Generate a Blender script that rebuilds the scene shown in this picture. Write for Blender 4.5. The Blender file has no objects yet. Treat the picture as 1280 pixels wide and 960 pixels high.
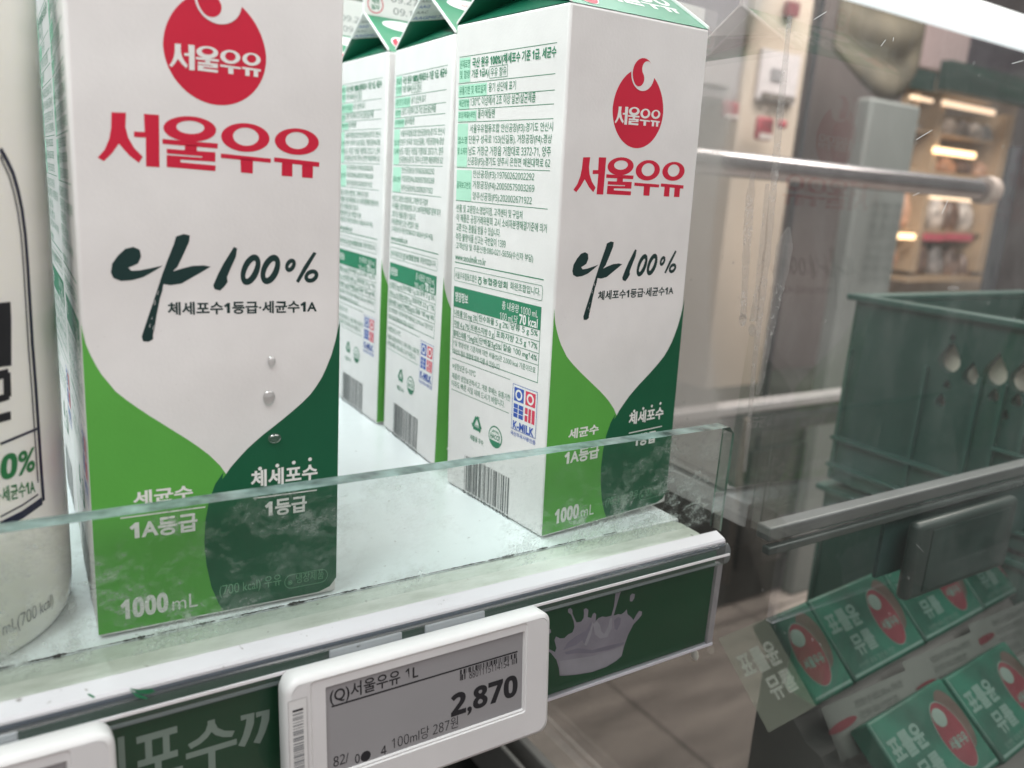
import bpy, math, random
import numpy as np
from mathutils import Vector, Matrix

random.seed(7)
SC = bpy.context.scene
COL = SC.collection

# ------------------------------------------------------------------ camera
F_PX, CAM = 1026.59, np.array([-0.17940, -0.24000, 0.13410])
YAW, PITCH, ROLL = -0.5891, -0.2371, -0.0692
def _rot():
    c, s = math.cos, math.sin
    rz = np.array([[c(YAW), -s(YAW), 0], [s(YAW), c(YAW), 0], [0, 0, 1]])
    rx = np.array([[1, 0, 0], [0, c(PITCH), -s(PITCH)], [0, s(PITCH), c(PITCH)]])
    ry = np.array([[c(ROLL), 0, s(ROLL)], [0, 1, 0], [-s(ROLL), 0, c(ROLL)]])
    return rz @ rx @ ry
RC = _rot()
cam_data = bpy.data.cameras.new('camera')
cam = bpy.data.objects.new('camera', cam_data)
COL.objects.link(cam)
SC.camera = cam
cam.matrix_world = Matrix(((RC[0, 0], RC[0, 2], -RC[0, 1], CAM[0]), (RC[1, 0], RC[1, 2], -RC[1, 1], CAM[1]),
                           (RC[2, 0], RC[2, 2], -RC[2, 1], CAM[2]), (0, 0, 0, 1)))
cam_data.sensor_width = 36.0
cam_data.lens = F_PX * 36.0 / 1280.0
cam_data.clip_start = 0.01
cam_data.clip_end = 60.0
cam_data.dof.use_dof = True
cam_data.dof.focus_distance = 0.29
cam_data.dof.aperture_fstop = 11.5

# ------------------------------------------------------------------ light
SC.view_settings.view_transform = 'Standard'
SC.view_settings.look = 'None'
SC.view_settings.exposure = 0.17
SC.view_settings.gamma = 1.0
SC.cycles.max_bounces = 10
SC.cycles.transparent_max_bounces = 24
SC.cycles.sample_clamp_indirect = 4.0
world = bpy.data.worlds.new('World')
SC.world = world
world.use_nodes = True
bg = world.node_tree.nodes['Background']
bg.inputs[0].default_value = (1.0, 0.955, 0.945, 1)
bg.inputs[1].default_value = 0.245

def area(name, loc, target, sx, sy, power, color):
    d = bpy.data.lights.new(name, 'AREA')
    d.shape = 'RECTANGLE'; d.size = sx; d.size_y = sy; d.energy = power; d.color = color
    o = bpy.data.objects.new(name, d); COL.objects.link(o)
    o.location = loc
    o.rotation_euler = (Vector(target) - Vector(loc)).to_track_quat('-Z', 'Y').to_euler()
    return o
area('case_lamp', (-0.24, 0.13, 0.60), (-0.14, 0.09, 0.0), 0.85, 0.06, 5.9, (0.875, 0.99, 0.975))
area('hall_lamp', (-0.7, -1.5, 1.6), (0.0, 0.0, 0.0), 1.6, 1.0, 17.5, (1.0, 0.935, 0.93))
area('side_lamp', (0.9, -0.9, 1.5), (0.6, 0.3, -0.3), 1.2, 0.8, 22, (1.0, 0.96, 0.93))  # added fill light for the packs and the hall floor
area('shop_lamp', (1.9, 0.7, 2.0), (2.2, 2.1, -0.5), 2.6, 1.0, 120, (1.0, 0.93, 0.87))

# ------------------------------------------------------------------ helpers
def ray(px, py):
    return CAM, RC @ np.array([(px - 640) / F_PX, 1.0, (480 - py) / F_PX])
def on_x(px, py, X):
    o, d = ray(px, py); return o + d * (X - o[0]) / d[0]
def on_y(px, py, Y):
    o, d = ray(px, py); return o + d * (Y - o[1]) / d[1]
def on_z(px, py, Z):
    o, d = ray(px, py); return o + d * (Z - o[2]) / d[2]

MATS = {}
def new_mat(name):
    m = bpy.data.materials.new(name); m.use_nodes = True
    nt = m.node_tree
    for n in list(nt.nodes): nt.nodes.remove(n)
    return m, nt, nt.nodes, nt.links
def mat(name, col, rough=0.5, metal=0.0, var=0.06, scale=60.0, bump=0.0, bscale=400.0, emit=None, estr=0.0, trans=0.0, spec=0.5, warp=0.0):
    """opaque material whose colour wanders a little with procedural noise"""
    if name in MATS: return MATS[name]
    m, nt, N, L = new_mat(name)
    out = N.new('ShaderNodeOutputMaterial'); b = N.new('ShaderNodeBsdfPrincipled')
    L.new(b.outputs[0], out.inputs[0])
    tc = N.new('ShaderNodeTexCoord'); nz = N.new('ShaderNodeTexNoise')
    nz.inputs['Scale'].default_value = scale; nz.inputs['Detail'].default_value = 6
    L.new(tc.outputs['Object'], nz.inputs['Vector'])
    ramp = N.new('ShaderNodeValToRGB')
    lo = tuple(max(0, c * (1 - var * 2)) for c in col) + (1,); hi = tuple(min(1, c * (1 + var * 2)) for c in col) + (1,)
    ramp.color_ramp.elements[0].position = 0.3; ramp.color_ramp.elements[1].position = 0.7
    ramp.color_ramp.elements[0].color = lo; ramp.color_ramp.elements[1].color = hi
    L.new(nz.outputs['Fac'], ramp.inputs[0]); L.new(ramp.outputs[0], b.inputs['Base Color'])
    b.inputs['Roughness'].default_value = rough; b.inputs['Metallic'].default_value = metal
    b.inputs['Specular IOR Level'].default_value = spec
    if emit:
        b.inputs['Emission Color'].default_value = (*emit, 1); b.inputs['Emission Strength'].default_value = estr
    if bump:
        n2 = N.new('ShaderNodeTexNoise'); n2.inputs['Scale'].default_value = bscale; n2.inputs['Detail'].default_value = 4
        L.new(tc.outputs['Object'], n2.inputs['Vector'])
        bp = N.new('ShaderNodeBump'); bp.inputs['Strength'].default_value = bump; bp.inputs['Distance'].default_value = 0.0006
        L.new(n2.outputs['Fac'], bp.inputs['Height']); L.new(bp.outputs[0], b.inputs['Normal'])
    if warp:
        n3 = N.new('ShaderNodeTexNoise'); n3.inputs['Scale'].default_value = 16; n3.inputs['Detail'].default_value = 1; L.new(tc.outputs['Object'], n3.inputs['Vector'])
        b3 = N.new('ShaderNodeBump'); b3.inputs['Strength'].default_value = warp; b3.inputs['Distance'].default_value = 0.010; L.new(n3.outputs['Fac'], b3.inputs['Height'])
        if bump: L.new(b3.outputs[0], bp.inputs['Normal'])
        else: L.new(b3.outputs[0], b.inputs['Normal'])
    MATS[name] = m
    return m

def glass_sheet(name, tint, gloss=0.05, haze=0.05, frost=0.0, frost_col=(0.8, 0.85, 0.83), fscale=40.0, lo=0.5, hi=0.7, spots=0.0, low_z=None, stretch=(1, 1, 1), rough=0.03):
    """see-through sheet: transparent + mirror + a film of dirt laid by noise"""
    if name in MATS: return MATS[name]
    m, nt, N, L = new_mat(name)
    out = N.new('ShaderNodeOutputMaterial')
    tr = N.new('ShaderNodeBsdfTransparent'); tr.inputs[0].default_value = (*tint, 1)
    gl = N.new('ShaderNodeBsdfGlossy'); gl.inputs['Roughness'].default_value = rough
    lw = N.new('ShaderNodeFresnel'); lw.inputs[0].default_value = 1.45
    ml = N.new('ShaderNodeMath'); ml.operation = 'MULTIPLY'; ml.inputs[1].default_value = gloss * 20
    L.new(lw.outputs[0], ml.inputs[0])
    cl = N.new('ShaderNodeClamp'); L.new(ml.outputs[0], cl.inputs[0]); cl.inputs[2].default_value = 0.6
    m1 = N.new('ShaderNodeMixShader'); L.new(cl.outputs[0], m1.inputs[0]); L.new(tr.outputs[0], m1.inputs[1]); L.new(gl.outputs[0], m1.inputs[2])
    df = N.new('ShaderNodeBsdfDiffuse'); df.inputs[0].default_value = (*frost_col, 1)
    tl = N.new('ShaderNodeBsdfTranslucent'); tl.inputs[0].default_value = (*frost_col, 1)
    dm = N.new('ShaderNodeMixShader'); dm.inputs[0].default_value = 0.35
    L.new(df.outputs[0], dm.inputs[1]); L.new(tl.outputs[0], dm.inputs[2])
    tc = N.new('ShaderNodeTexCoord'); mp = N.new('ShaderNodeMapping'); mp.inputs['Scale'].default_value = stretch
    L.new(tc.outputs['Object'], mp.inputs['Vector'])
    n1 = N.new('ShaderNodeTexNoise'); n1.inputs['Scale'].default_value = fscale; n1.inputs['Detail'].default_value = 10
    n1.inputs['Roughness'].default_value = 0.72; n1.inputs['Distortion'].default_value = 0.25
    L.new(mp.outputs[0], n1.inputs['Vector'])
    r1 = N.new('ShaderNodeMapRange'); r1.inputs[1].default_value = lo; r1.inputs[2].default_value = hi; r1.inputs[3].default_value = 0; r1.inputs[4].default_value = frost
    L.new(n1.outputs['Fac'], r1.inputs[0])
    n4 = N.new('ShaderNodeTexNoise'); n4.inputs['Scale'].default_value = fscale*5; n4.inputs['Detail'].default_value = 8; n4.inputs['Roughness'].default_value = .7
    L.new(mp.outputs[0], n4.inputs['Vector'])
    r4 = N.new('ShaderNodeMapRange'); r4.inputs[1].default_value = .40; r4.inputs[2].default_value = .60; r4.inputs[3].default_value = .25; r4.inputs[4].default_value = 1.0; L.new(n4.outputs['Fac'], r4.inputs[0])
    m4 = N.new('ShaderNodeMath'); m4.operation = 'MULTIPLY'; L.new(r1.outputs[0], m4.inputs[0]); L.new(r4.outputs[0], m4.inputs[1])
    n5 = N.new('ShaderNodeTexNoise'); n5.inputs['Scale'].default_value = fscale*.22; n5.inputs['Detail'].default_value = 4; L.new(mp.outputs[0], n5.inputs['Vector'])
    r5 = N.new('ShaderNodeMapRange'); r5.inputs[1].default_value = .40; r5.inputs[2].default_value = .60; r5.inputs[3].default_value = .15; r5.inputs[4].default_value = 1.0; L.new(n5.outputs['Fac'], r5.inputs[0])
    m5 = N.new('ShaderNodeMath'); m5.operation = 'MULTIPLY'; L.new(m4.outputs[0], m5.inputs[0]); L.new(r5.outputs[0], m5.inputs[1])
    fac = m5.outputs[0]
    if low_z:
        sx = N.new('ShaderNodeSeparateXYZ'); L.new(tc.outputs['Object'], sx.inputs[0])
        rz = N.new('ShaderNodeMapRange'); rz.inputs[1].default_value = low_z[0]; rz.inputs[2].default_value = low_z[1]
        rz.inputs[3].default_value = 1.0; rz.inputs[4].default_value = low_z[2]
        L.new(sx.outputs[2], rz.inputs[0])
        mm = N.new('ShaderNodeMath'); mm.operation = 'MULTIPLY'; L.new(fac, mm.inputs[0]); L.new(rz.outputs[0], mm.inputs[1]); fac = mm.outputs[0]
    if spots:
        v = N.new('ShaderNodeTexVoronoi'); v.inputs['Scale'].default_value = 160; L.new(tc.outputs['Object'], v.inputs['Vector'])
        rv = N.new('ShaderNodeMapRange'); rv.inputs[1].default_value = 0.05; rv.inputs[2].default_value = 0.14; rv.inputs[3].default_value = spots; rv.inputs[4].default_value = 0
        L.new(v.outputs['Distance'], rv.inputs[0])
        n3 = N.new('ShaderNodeTexNoise'); n3.inputs['Scale'].default_value = 25; L.new(tc.outputs['Object'], n3.inputs['Vector'])
        r3 = N.new('ShaderNodeMapRange'); r3.inputs[1].default_value = 0.58; r3.inputs[2].default_value = 0.66; L.new(n3.outputs['Fac'], r3.inputs[0])
        m3 = N.new('ShaderNodeMath'); m3.operation = 'MULTIPLY'; L.new(rv.outputs[0], m3.inputs[0]); L.new(r3.outputs[0], m3.inputs[1])
        ad = N.new('ShaderNodeMath'); ad.operation = 'ADD'; L.new(fac, ad.inputs[0]); L.new(m3.outputs[0], ad.inputs[1]); fac = ad.outputs[0]
    a2 = N.new('ShaderNodeMath'); a2.operation = 'ADD'; a2.use_clamp = True; a2.inputs[1].default_value = haze; L.new(fac, a2.inputs[0])
    m2 = N.new('ShaderNodeMixShader'); L.new(a2.outputs[0], m2.inputs[0]); L.new(m1.outputs[0], m2.inputs[1]); L.new(dm.outputs[0], m2.inputs[2])
    L.new(m2.outputs[0], out.inputs[0])
    MATS[name] = m
    return m

class MB:
    """collects faces, then links them as ONE mesh object"""
    def __init__(s): s.v, s.f, s.m, s.mats, s.sm = [], [], [], [], []
    def mi(s, m):
        if m not in s.mats: s.mats.append(m)
        return s.mats.index(m)
    def face(s, pts, m, smooth=False):
        i = len(s.v); s.v += [tuple(p) for p in pts]
        s.f.append(tuple(range(i, i + len(pts)))); s.m.append(s.mi(m)); s.sm.append(smooth)
    def mesh(s, pts, faces, m, smooth=False):
        i = len(s.v); s.v += [tuple(p) for p in pts]
        for f in faces: s.f.append(tuple(i + k for k in f)); s.m.append(s.mi(m)); s.sm.append(smooth)
    def box(s, a, b, m, bev=0.0):
        x0, y0, z0 = (min(a[i], b[i]) for i in range(3)); x1, y1, z1 = (max(a[i], b[i]) for i in range(3))
        if bev <= 0:
            p = [(x0,y0,z0),(x1,y0,z0),(x1,y1,z0),(x0,y1,z0),(x0,y0,z1),(x1,y0,z1),(x1,y1,z1),(x0,y1,z1)]
            s.mesh(p, [(3,2,1,0),(4,5,6,7),(0,1,5,4),(1,2,6,5),(2,3,7,6),(3,0,4,7)], m); return
        bev = min(bev, (x1-x0)/2.01, (y1-y0)/2.01, (z1-z0)/2.01)
        import bmesh
        bm = bmesh.new(); bmesh.ops.create_cube(bm, size=1.0)
        for v in bm.verts: v.co = Vector(((x0+x1)/2 + v.co.x*(x1-x0), (y0+y1)/2 + v.co.y*(y1-y0), (z0+z1)/2 + v.co.z*(z1-z0)))
        bmesh.ops.bevel(bm, geom=bm.edges[:], offset=bev, segments=3, profile=0.5, affect='EDGES')
        bm.verts.index_update()
        s.mesh([v.co[:] for v in bm.verts], [tuple(v.index for v in f.verts) for f in bm.faces], m, True)
        top = max(f.calc_area() for f in bm.faces)
        for k, f in enumerate(bm.faces): s.sm[len(s.sm)-len(bm.faces)+k] = max(abs(c) for c in f.normal) < .999
        bm.free()
    def prism(s, poly, axis, a, b, m, smooth=False):
        """poly: 2D outline; swept along axis from a to b (axis 0: (y,z), 1: (x,z), 2: (x,y))"""
        def P(q, t):
            if axis == 0: return (t, q[0], q[1])
            if axis == 1: return (q[0], t, q[1])
            return (q[0], q[1], t)
        n = len(poly)
        pts = [P(q, a) for q in poly] + [P(q, b) for q in poly]
        fs = [(i, (i+1) % n, n + (i+1) % n, n + i) for i in range(n)]
        s.mesh(pts, fs, m, smooth)
        s.mesh(pts, [tuple(range(n-1, -1, -1)), tuple(range(n, 2*n))], m, False)
    def tube(s, path, r, m, n=12, cap=True):
        path = [Vector(p) for p in path]; rs = r if isinstance(r, (list, tuple)) else [r]*len(path)
        rings = []
        for i, p in enumerate(path):
            d = (path[min(i+1, len(path)-1)] - path[max(i-1, 0)]).normalized()
            up = Vector((0, 0, 1)) if abs(d.z) < 0.9 else Vector((0, 1, 0))
            u = d.cross(up).normalized(); w = u.cross(d)
            rings.append([p + (u*math.cos(2*math.pi*k/n) + w*math.sin(2*math.pi*k/n))*rs[i] for k in range(n)])
        pts = [q for rg in rings for q in rg]
        fs = [(i*n+k, i*n+(k+1) % n, (i+1)*n+(k+1) % n, (i+1)*n+k) for i in range(len(path)-1) for k in range(n)]
        s.mesh(pts, fs, m, True)
        if cap: s.mesh(pts, [tuple(range(n-1, -1, -1)), tuple(range(len(pts)-n, len(pts)))], m)
    def lathe(s, prof, c, m, n=64):
        pts = [(c[0]+r*math.cos(2*math.pi*k/n), c[1]+r*math.sin(2*math.pi*k/n), c[2]+z) for r, z in prof for k in range(n)]
        fs = [(i*n+k, i*n+(k+1) % n, (i+1)*n+(k+1) % n, (i+1)*n+k) for i in range(len(prof)-1) for k in range(n)]
        s.mesh(pts, fs, m, True)
    def build(s, name, parent=None):
        me = bpy.data.meshes.new(name); me.from_pydata(s.v, [], s.f)
        for m in s.mats: me.materials.append(m)
        me.polygons.foreach_set('material_index', s.m); me.polygons.foreach_set('use_smooth', s.sm)
        me.update()
        o = bpy.data.objects.new(name, me); COL.objects.link(o)
        if parent: o.parent = parent
        return o

def tag(o, label=None, cat=None, group=None, kind=None):
    if label: o['label'] = label
    if cat: o['category'] = cat
    if group: o['group'] = group
    if kind: o['kind'] = kind
    return o
def empty(name, loc=(0, 0, 0)):
    o = bpy.data.objects.new(name, None); COL.objects.link(o); o.location = loc; o.empty_display_size = 0.02
    return o
def copy_tree(o, parent=None):
    c = o.copy(); COL.objects.link(c)
    if parent: c.parent = parent
    for ch in list(o.children): copy_tree(ch, c)
    return c

# ---- lettering: the built-in font turned into flat polygons --------------------
_tc = bpy.data.curves.new('lettering', 'FONT'); _tc.resolution_u = 3
_ts = bpy.data.scenes.new('lettering'); _to = bpy.data.objects.new('lettering', _tc); _ts.collection.objects.link(_to)
DIGITS = {ord(str(i)): chr(0x1D7E2 + i) for i in range(10)}; BOLD_DIGITS = {ord(str(i)): chr(0x1D7EC + i) for i in range(10)}
_cache = {}
def glyphs(t, bold=0.0, space=1.0):
    k = (t, bold, space)
    if k not in _cache:
        _tc.body = t.translate(BOLD_DIGITS if bold > 0.014 else DIGITS); _tc.offset = bold; _tc.space_character = space
        _ts.view_layers[0].update()
        me = bpy.data.meshes.new_from_object(_to.evaluated_get(_ts.view_layers[0].depsgraph))
        V = [(v.co.x, v.co.y) for v in me.vertices]; Fc = [tuple(p.vertices) for p in me.polygons]
        bpy.data.meshes.remove(me)
        xs = [p[0] for p in V]; ys = [p[1] for p in V]
        _cache[k] = ([((x-min(xs))/(max(xs)-min(xs)), (y-min(ys))/max(1e-6, max(ys)-min(ys))) for x, y in V], Fc)
    return _cache[k]
def put(mb, mp, t, x0, x1, y0, y1, m, bold=0.0, space=1.0, shear=0.0, dy=0.0):
    """write t into the rectangle x0..x1, y0..y1 of a surface; mp maps (x, y) of the surface to 3D"""
    V, Fc = glyphs(t, bold, space)
    mb.mesh([mp(x0 + (x1-x0)*(a + shear*b), y0 + (y1-y0)*b + dy*a) for a, b in V], Fc, m)
def poly(mb, mp, pts, m): mb.face([mp(*p) for p in pts], m)
def rect(mb, mp, x0, x1, y0, y1, m): poly(mb, mp, [(x0, y0), (x1, y0), (x1, y1), (x0, y1)], m)
def ring(mb, mp, outer, inner, m):
    n = len(outer); pts = [mp(*p) for p in outer] + [mp(*p) for p in inner]
    mb.mesh(pts, [(i, (i+1) % n, n+(i+1) % n, n+i) for i in range(n)], m)
def ell(cx, cy, rx, ry, n=40, sh=0.0):
    return [(cx + rx*math.cos(2*math.pi*k/n) + sh*math.sin(2*math.pi*k/n), cy + ry*math.sin(2*math.pi*k/n)) for k in range(n)]
def frame(mb, mp, x0, x1, y0, y1, t, m):
    rect(mb, mp, x0, x1, y0, y0+t, m); rect(mb, mp, x0, x1, y1-t, y1, m)
    rect(mb, mp, x0, x0+t, y0+t, y1-t, m); rect(mb, mp, x1-t, x1, y0+t, y1-t, m)
def barcode(mb, mp, x0, x1, y0, y1, m, n=46, seed=3, across=False):
    rg = random.Random(seed); w = [rg.choice((1, 1, 2, 3)) for _ in range(n*2)]; tot = sum(w); p = 0
    for i, k in enumerate(w):
        if i % 2 == 0:
            if across: rect(mb, mp, x0, x1, y0+(y1-y0)*p/tot, y0+(y1-y0)*(p+k)/tot, m)
            else: rect(mb, mp, x0+(x1-x0)*p/tot, x0+(x1-x0)*(p+k)/tot, y0, y1, m)
        p += k

# ------------------------------------------------------------------ materials
board = mat('carton_board', (0.78, 0.755, 0.745), 0.42, var=0.012, scale=90, bump=0.10, bscale=900, warp=0.35)
bedge = mat('carton_edge', (0.84, 0.83, 0.81), 0.5, var=0.01)
ink_red = mat('red_ink', (0.60, 0.013, 0.045), 0.42, var=0.02)
ink_dark = mat('dark_green_ink', (0.006, 0.032, 0.030), 0.45, var=0.02)
ink_lime = mat('light_green_ink', (0.105, 0.385, 0.062), 0.42, var=0.02, bump=0.08, bscale=900, warp=0.35)
ink_deep = mat('deep_green_ink', (0.006, 0.100, 0.045), 0.42, var=0.02, bump=0.08, bscale=900, warp=0.35)
ink_side = mat('side_green_ink', (0.02, 0.21, 0.105), 0.5, var=0.02)
ink_mint = mat('mint_ink', (0.43, 0.72, 0.56), 0.5, var=0.02)
ink_white = mat('white_ink', (0.80, 0.79, 0.77), 0.42, var=0.01)
ink_pale = mat('pale_green_ink', (0.16, 0.36, 0.22), 0.45, var=0.02)
ink_blue = mat('blue_ink', (0.03, 0.09, 0.42), 0.5, var=0.02)
ink_kred = mat('stamp_red_ink', (0.65, 0.04, 0.09), 0.5, var=0.02)
ink_grey = mat('grey_ink', (0.22, 0.23, 0.24), 0.5, var=0.05)
ink_black = mat('black_ink', (0.012, 0.012, 0.016), 0.5, var=0.02)
ink_bar = mat('bar_ink', (0.075, 0.085, 0.085), 0.5, var=0.05)
speck = mat('scuff_grey', (0.45, 0.42, 0.40), 0.6, var=0.02)
roof_green = mat('roof_green', (0.022, 0.205, 0.105), 0.30, var=0.03)
roof_dark = mat('roof_dark_green', (0.008, 0.12, 0.065), 0.30, var=0.03)

# ==================================================================
#  SETTING
# ==================================================================
FLOOR = -1.05
def tile_floor():
    m, nt, N, L = new_mat('brown_floor')
    out = N.new('ShaderNodeOutputMaterial'); b = N.new('ShaderNodeBsdfPrincipled'); L.new(b.outputs[0], out.inputs[0])
    tc = N.new('ShaderNodeTexCoord')
    br = N.new('ShaderNodeTexBrick'); br.offset = 0.0; br.inputs['Scale'].default_value = 1.0
    br.inputs['Brick Width'].default_value = 0.6; br.inputs['Row Height'].default_value = 0.6; br.inputs['Mortar Size'].default_value = 0.006; br.inputs['Mortar Smooth'].default_value = 0.3
    br.inputs['Color1'].default_value = (0.40, 0.345, 0.31, 1); br.inputs['Color2'].default_value = (0.37, 0.315, 0.285, 1); br.inputs['Mortar'].default_value = (0.17, 0.145, 0.13, 1)
    mp = N.new('ShaderNodeMapping'); mp.inputs['Location'].default_value = (0.13, 0.02, 0); L.new(tc.outputs['Object'], mp.inputs[0]); L.new(mp.outputs[0], br.inputs[0])
    nz = N.new('ShaderNodeTexNoise'); nz.inputs['Scale'].default_value = 6; nz.inputs['Detail'].default_value = 8
    m2 = N.new('ShaderNodeMapping'); m2.inputs['Scale'].default_value = (0.6, 3, 1); L.new(tc.outputs['Object'], m2.inputs[0]); L.new(m2.outputs[0], nz.inputs[0])
    mx = N.new('ShaderNodeMixRGB'); mx.blend_type = 'OVERLAY'; mx.inputs[0].default_value = 0.75
    L.new(br.outputs[0], mx.inputs[1]); L.new(nz.outputs['Fac'], mx.inputs[2]); L.new(mx.outputs[0], b.inputs['Base Color'])
    b.inputs['Roughness'].default_value = 0.45
    return m
mb = MB(); fm = tile_floor(); mb.face([(-8, -8, FLOOR), (14, -8, FLOOR), (14, 14, FLOOR), (-8, 14, FLOOR)], fm)
tag(mb.build('floor'), kind='structure')

# ---- things behind the glass end panel, out in the hall -------------------------
def seen_box(mb, x0, y0, x1, y1, Y, dep, m, bev=0.0):
    """axis-aligned box standing at depth Y whose front spans these pixels of the photograph"""
    xm, ym = (x0+x1)/2, (y0+y1)/2
    a = on_y(x0, ym, Y)[0]; b = on_y(x1, ym, Y)[0]; t = on_y(xm, y0, Y)[2]; c = on_y(xm, y1, Y)[2]
    mb.box((a, Y, c), (b, Y+dep, t), m, bev)
    return a, b, c, t

wall_m = mat('hall_wall', (0.30, 0.27, 0.275), 0.7, var=0.08, scale=1.5)
mb = MB(); mb.box((0.0, 4.6, FLOOR), (14, 4.75, 3.2), wall_m); mb.box((9.0, -3, FLOOR), (9.15, 4.6, 3.2), wall_m)
tag(mb.build('hall_wall'), 'plain grey brown wall at the far end of the hall', 'wall')

# cream pillar with a notice
cream = mat('cream_paint', (0.45, 0.375, 0.31), 0.6, var=0.05, scale=3)
pil = empty('pillar', tuple(on_y(930, 300, 1.6)))
pil.location.z = FLOOR
def to_local(o, par): o.parent = par; o.matrix_parent_inverse = Matrix.Translation(-par.location); return o
mb = MB(); a = on_y(926, 130, 1.6)[0]; b = on_y(1000, 130, 1.6)[0]
mb.box((a, 1.6, FLOOR), (b, 1.85, 1.6), cream, 0.006); to_local(mb.build('shaft'), pil)
mb = MB(); seen_box(mb, 950, 64, 998, 128, 1.585, 0.012, mat('notice_paper', (0.50, 0.46, 0.47), 0.6))
seen_box(mb, 965, 86, 978, 101, 1.580, 0.004, mat('notice_grey', (0.22, 0.21, 0.22), 0.6)); to_local(mb.build('notice'), pil)
mb = MB(); seen_box(mb, 955, 118, 994, 126, 1.57, 0.012, mat('notice_foot', (0.12, 0.10, 0.09), 0.6)); to_local(mb.build('notice_ledge'), pil)
mb = MB(); seen_box(mb, 986, 2, 1000, 20, 1.575, 0.02, mat('red_fitting', (0.16, 0.03, 0.04), 0.5)); to_local(mb.build('alarm_button'), pil)
tag(pil, 'cream square pillar carrying a pale notice and a small red button', 'pillar')

# lilac wall cabinets left of the pillar
lil = mat('lilac_panel', (0.42, 0.37, 0.395), 0.5, var=0.04, scale=4)
cab = empty('wall_cabinet', tuple(on_y(900, 60, 1.5)))
mb = MB(); seen_box(mb, 820, -90, 938, 122, 1.62, 0.3, lil, 0.01); to_local(mb.build('body'), cab)
mb = MB(); seen_box(mb, 826, -80, 925, 104, 1.605, 0.016, mat('lilac_door', (0.46, 0.41, 0.43), 0.45, var=0.04, scale=4), 0.006); to_local(mb.build('door'), cab)
tag(cab, 'lilac grey wall cabinet hanging left of the cream pillar', 'cabinet')

# base cabinets left of the pillar, with red packets on them
gb = mat('grey_brown_panel', (0.26, 0.225, 0.21), 0.5, var=0.06, scale=5)
bc = empty('base_cabinet', tuple(on_y(900, 300, 1.9)))
mb = MB(); seen_box(mb, 800, 126, 1010, 430, 2.1, 0.4, gb, 0.01); to_local(mb.build('body'), bc)
mb = MB(); seen_box(mb, 840, 222, 874, 425, 2.08, 0.02, mat('grey_door', (0.17, 0.15, 0.145), 0.4), 0.004); to_local(mb.build('door'), bc)
tag(bc, 'grey brown tall cabinet behind the cream pillar', 'cabinet')
mb = MB(); seen_box(mb, 760, 430, 1120, 505, 2.05, 0.5, mat('cream_plinth', (0.36, 0.31, 0.26), 0.6, var=0.06, scale=4)); o = mb.build('plinth')
tag(o, 'long low cream plinth under the grey brown cabinet', 'plinth')
mb = MB(); seen_box(mb, 830, 489, 905, 500, 2.02, 0.02, mat('blue_tape', (0.06, 0.08, 0.30), 0.5)); o = mb.build('tape_strip')
tag(o, 'blue tape strip along the bottom of the cream plinth', 'tape')
redm = mat('red_packet', (0.27, 0.035, 0.05), 0.5, var=0.3, scale=20)
for (x0, y0, x1, y1, lab) in ((905, 126, 925, 150, 'small red and white packet hanging left of the pillar'), (948, 146, 968, 176, 'dull red bag hanging low on the front of the cream pillar'), (976, 150, 986, 161, 'small bright red tag beside the dull red bag')):
    mb = MB(); A = seen_box(mb, x0, y0, x1, y1, 1.53, 0.02, redm, 0.012); zc = (A[2]+A[3])/2
    if x1-x0 > 15: mb.box((A[0]+.006, 1.528, A[2]+.004), (A[1]-.006, 1.5295, A[2]+(A[3]-A[2])*.3), mat('packet_white', (.45, .40, .38), .5)); mb.tube([(A[0]+.01, 1.54, A[3]-.004), ((A[0]+A[1])/2, 1.545, A[3]+.03), (A[1]-.01, 1.54, A[3]-.004)], .002, mat('packet_string', (.3, .25, .22), .6), 6)
    tag(mb.build('red_packet'), lab, 'packet')
# dark stall front with maroon lettering, right of the pillar
st = empty('stall_front', tuple(on_y(1030, 300, 1.45)))
stm = mat('stall_board', (0.105, 0.088, 0.086), 0.45, var=0.12, scale=3)
mb = MB(); seen_box(mb, 996, -60, 1110, 520, 1.9, 0.25, stm, 0.008); to_local(mb.build('board'), st)
tag(st, 'dark brown stall board right of the cream pillar', 'stall')
# black pole and teal column
mb = MB(); p = on_y(1018, 60, 1.25); mb.tube([(p[0], 1.25, -0.9), (p[0]+.005, 1.25, 0.9)], 0.008, mat('black_metal', (0.02, 0.02, 0.025), 0.4), 10)
tag(mb.build('thin_pole'), 'thin black upright pole in front of the dark stall', 'pole')
teal = mat('teal_grey', (0.155, 0.168, 0.162), 0.55, var=0.06, scale=4)
mb = MB(); a = on_y(1070, 250, 1.2)[0]; b = on_y(1132, 250, 1.2)[0]; t = on_y(1095, 122, 1.2)[2]
mb.box((a, 1.2, FLOOR), (b, 1.25, t), teal, 0.01); cm = mb
tag(cm.build('square_column'), 'pale teal grey square column left of the lit shelves', 'column')
# faint print on column paints in reflected carton text
mb = MB(); mp = lambda u, v: (u, 1.1955, v)
z0 = on_y(1090, 300, 1.2)[2]
for i in range(8):
    put(mb, mp, ['조합원', '우유의', '품질을', '지키고', '신선한', '목장의', '하루를', '담아서'][i], a+.07, b-.02, z0+.09-.03*i, z0+.11-.03*i, mat('column_print', (0.085, 0.10, 0.095), 0.6))
tag(mb.build('wall_text'), 'faint dark lettering running down the teal grey column', 'lettering')
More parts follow.
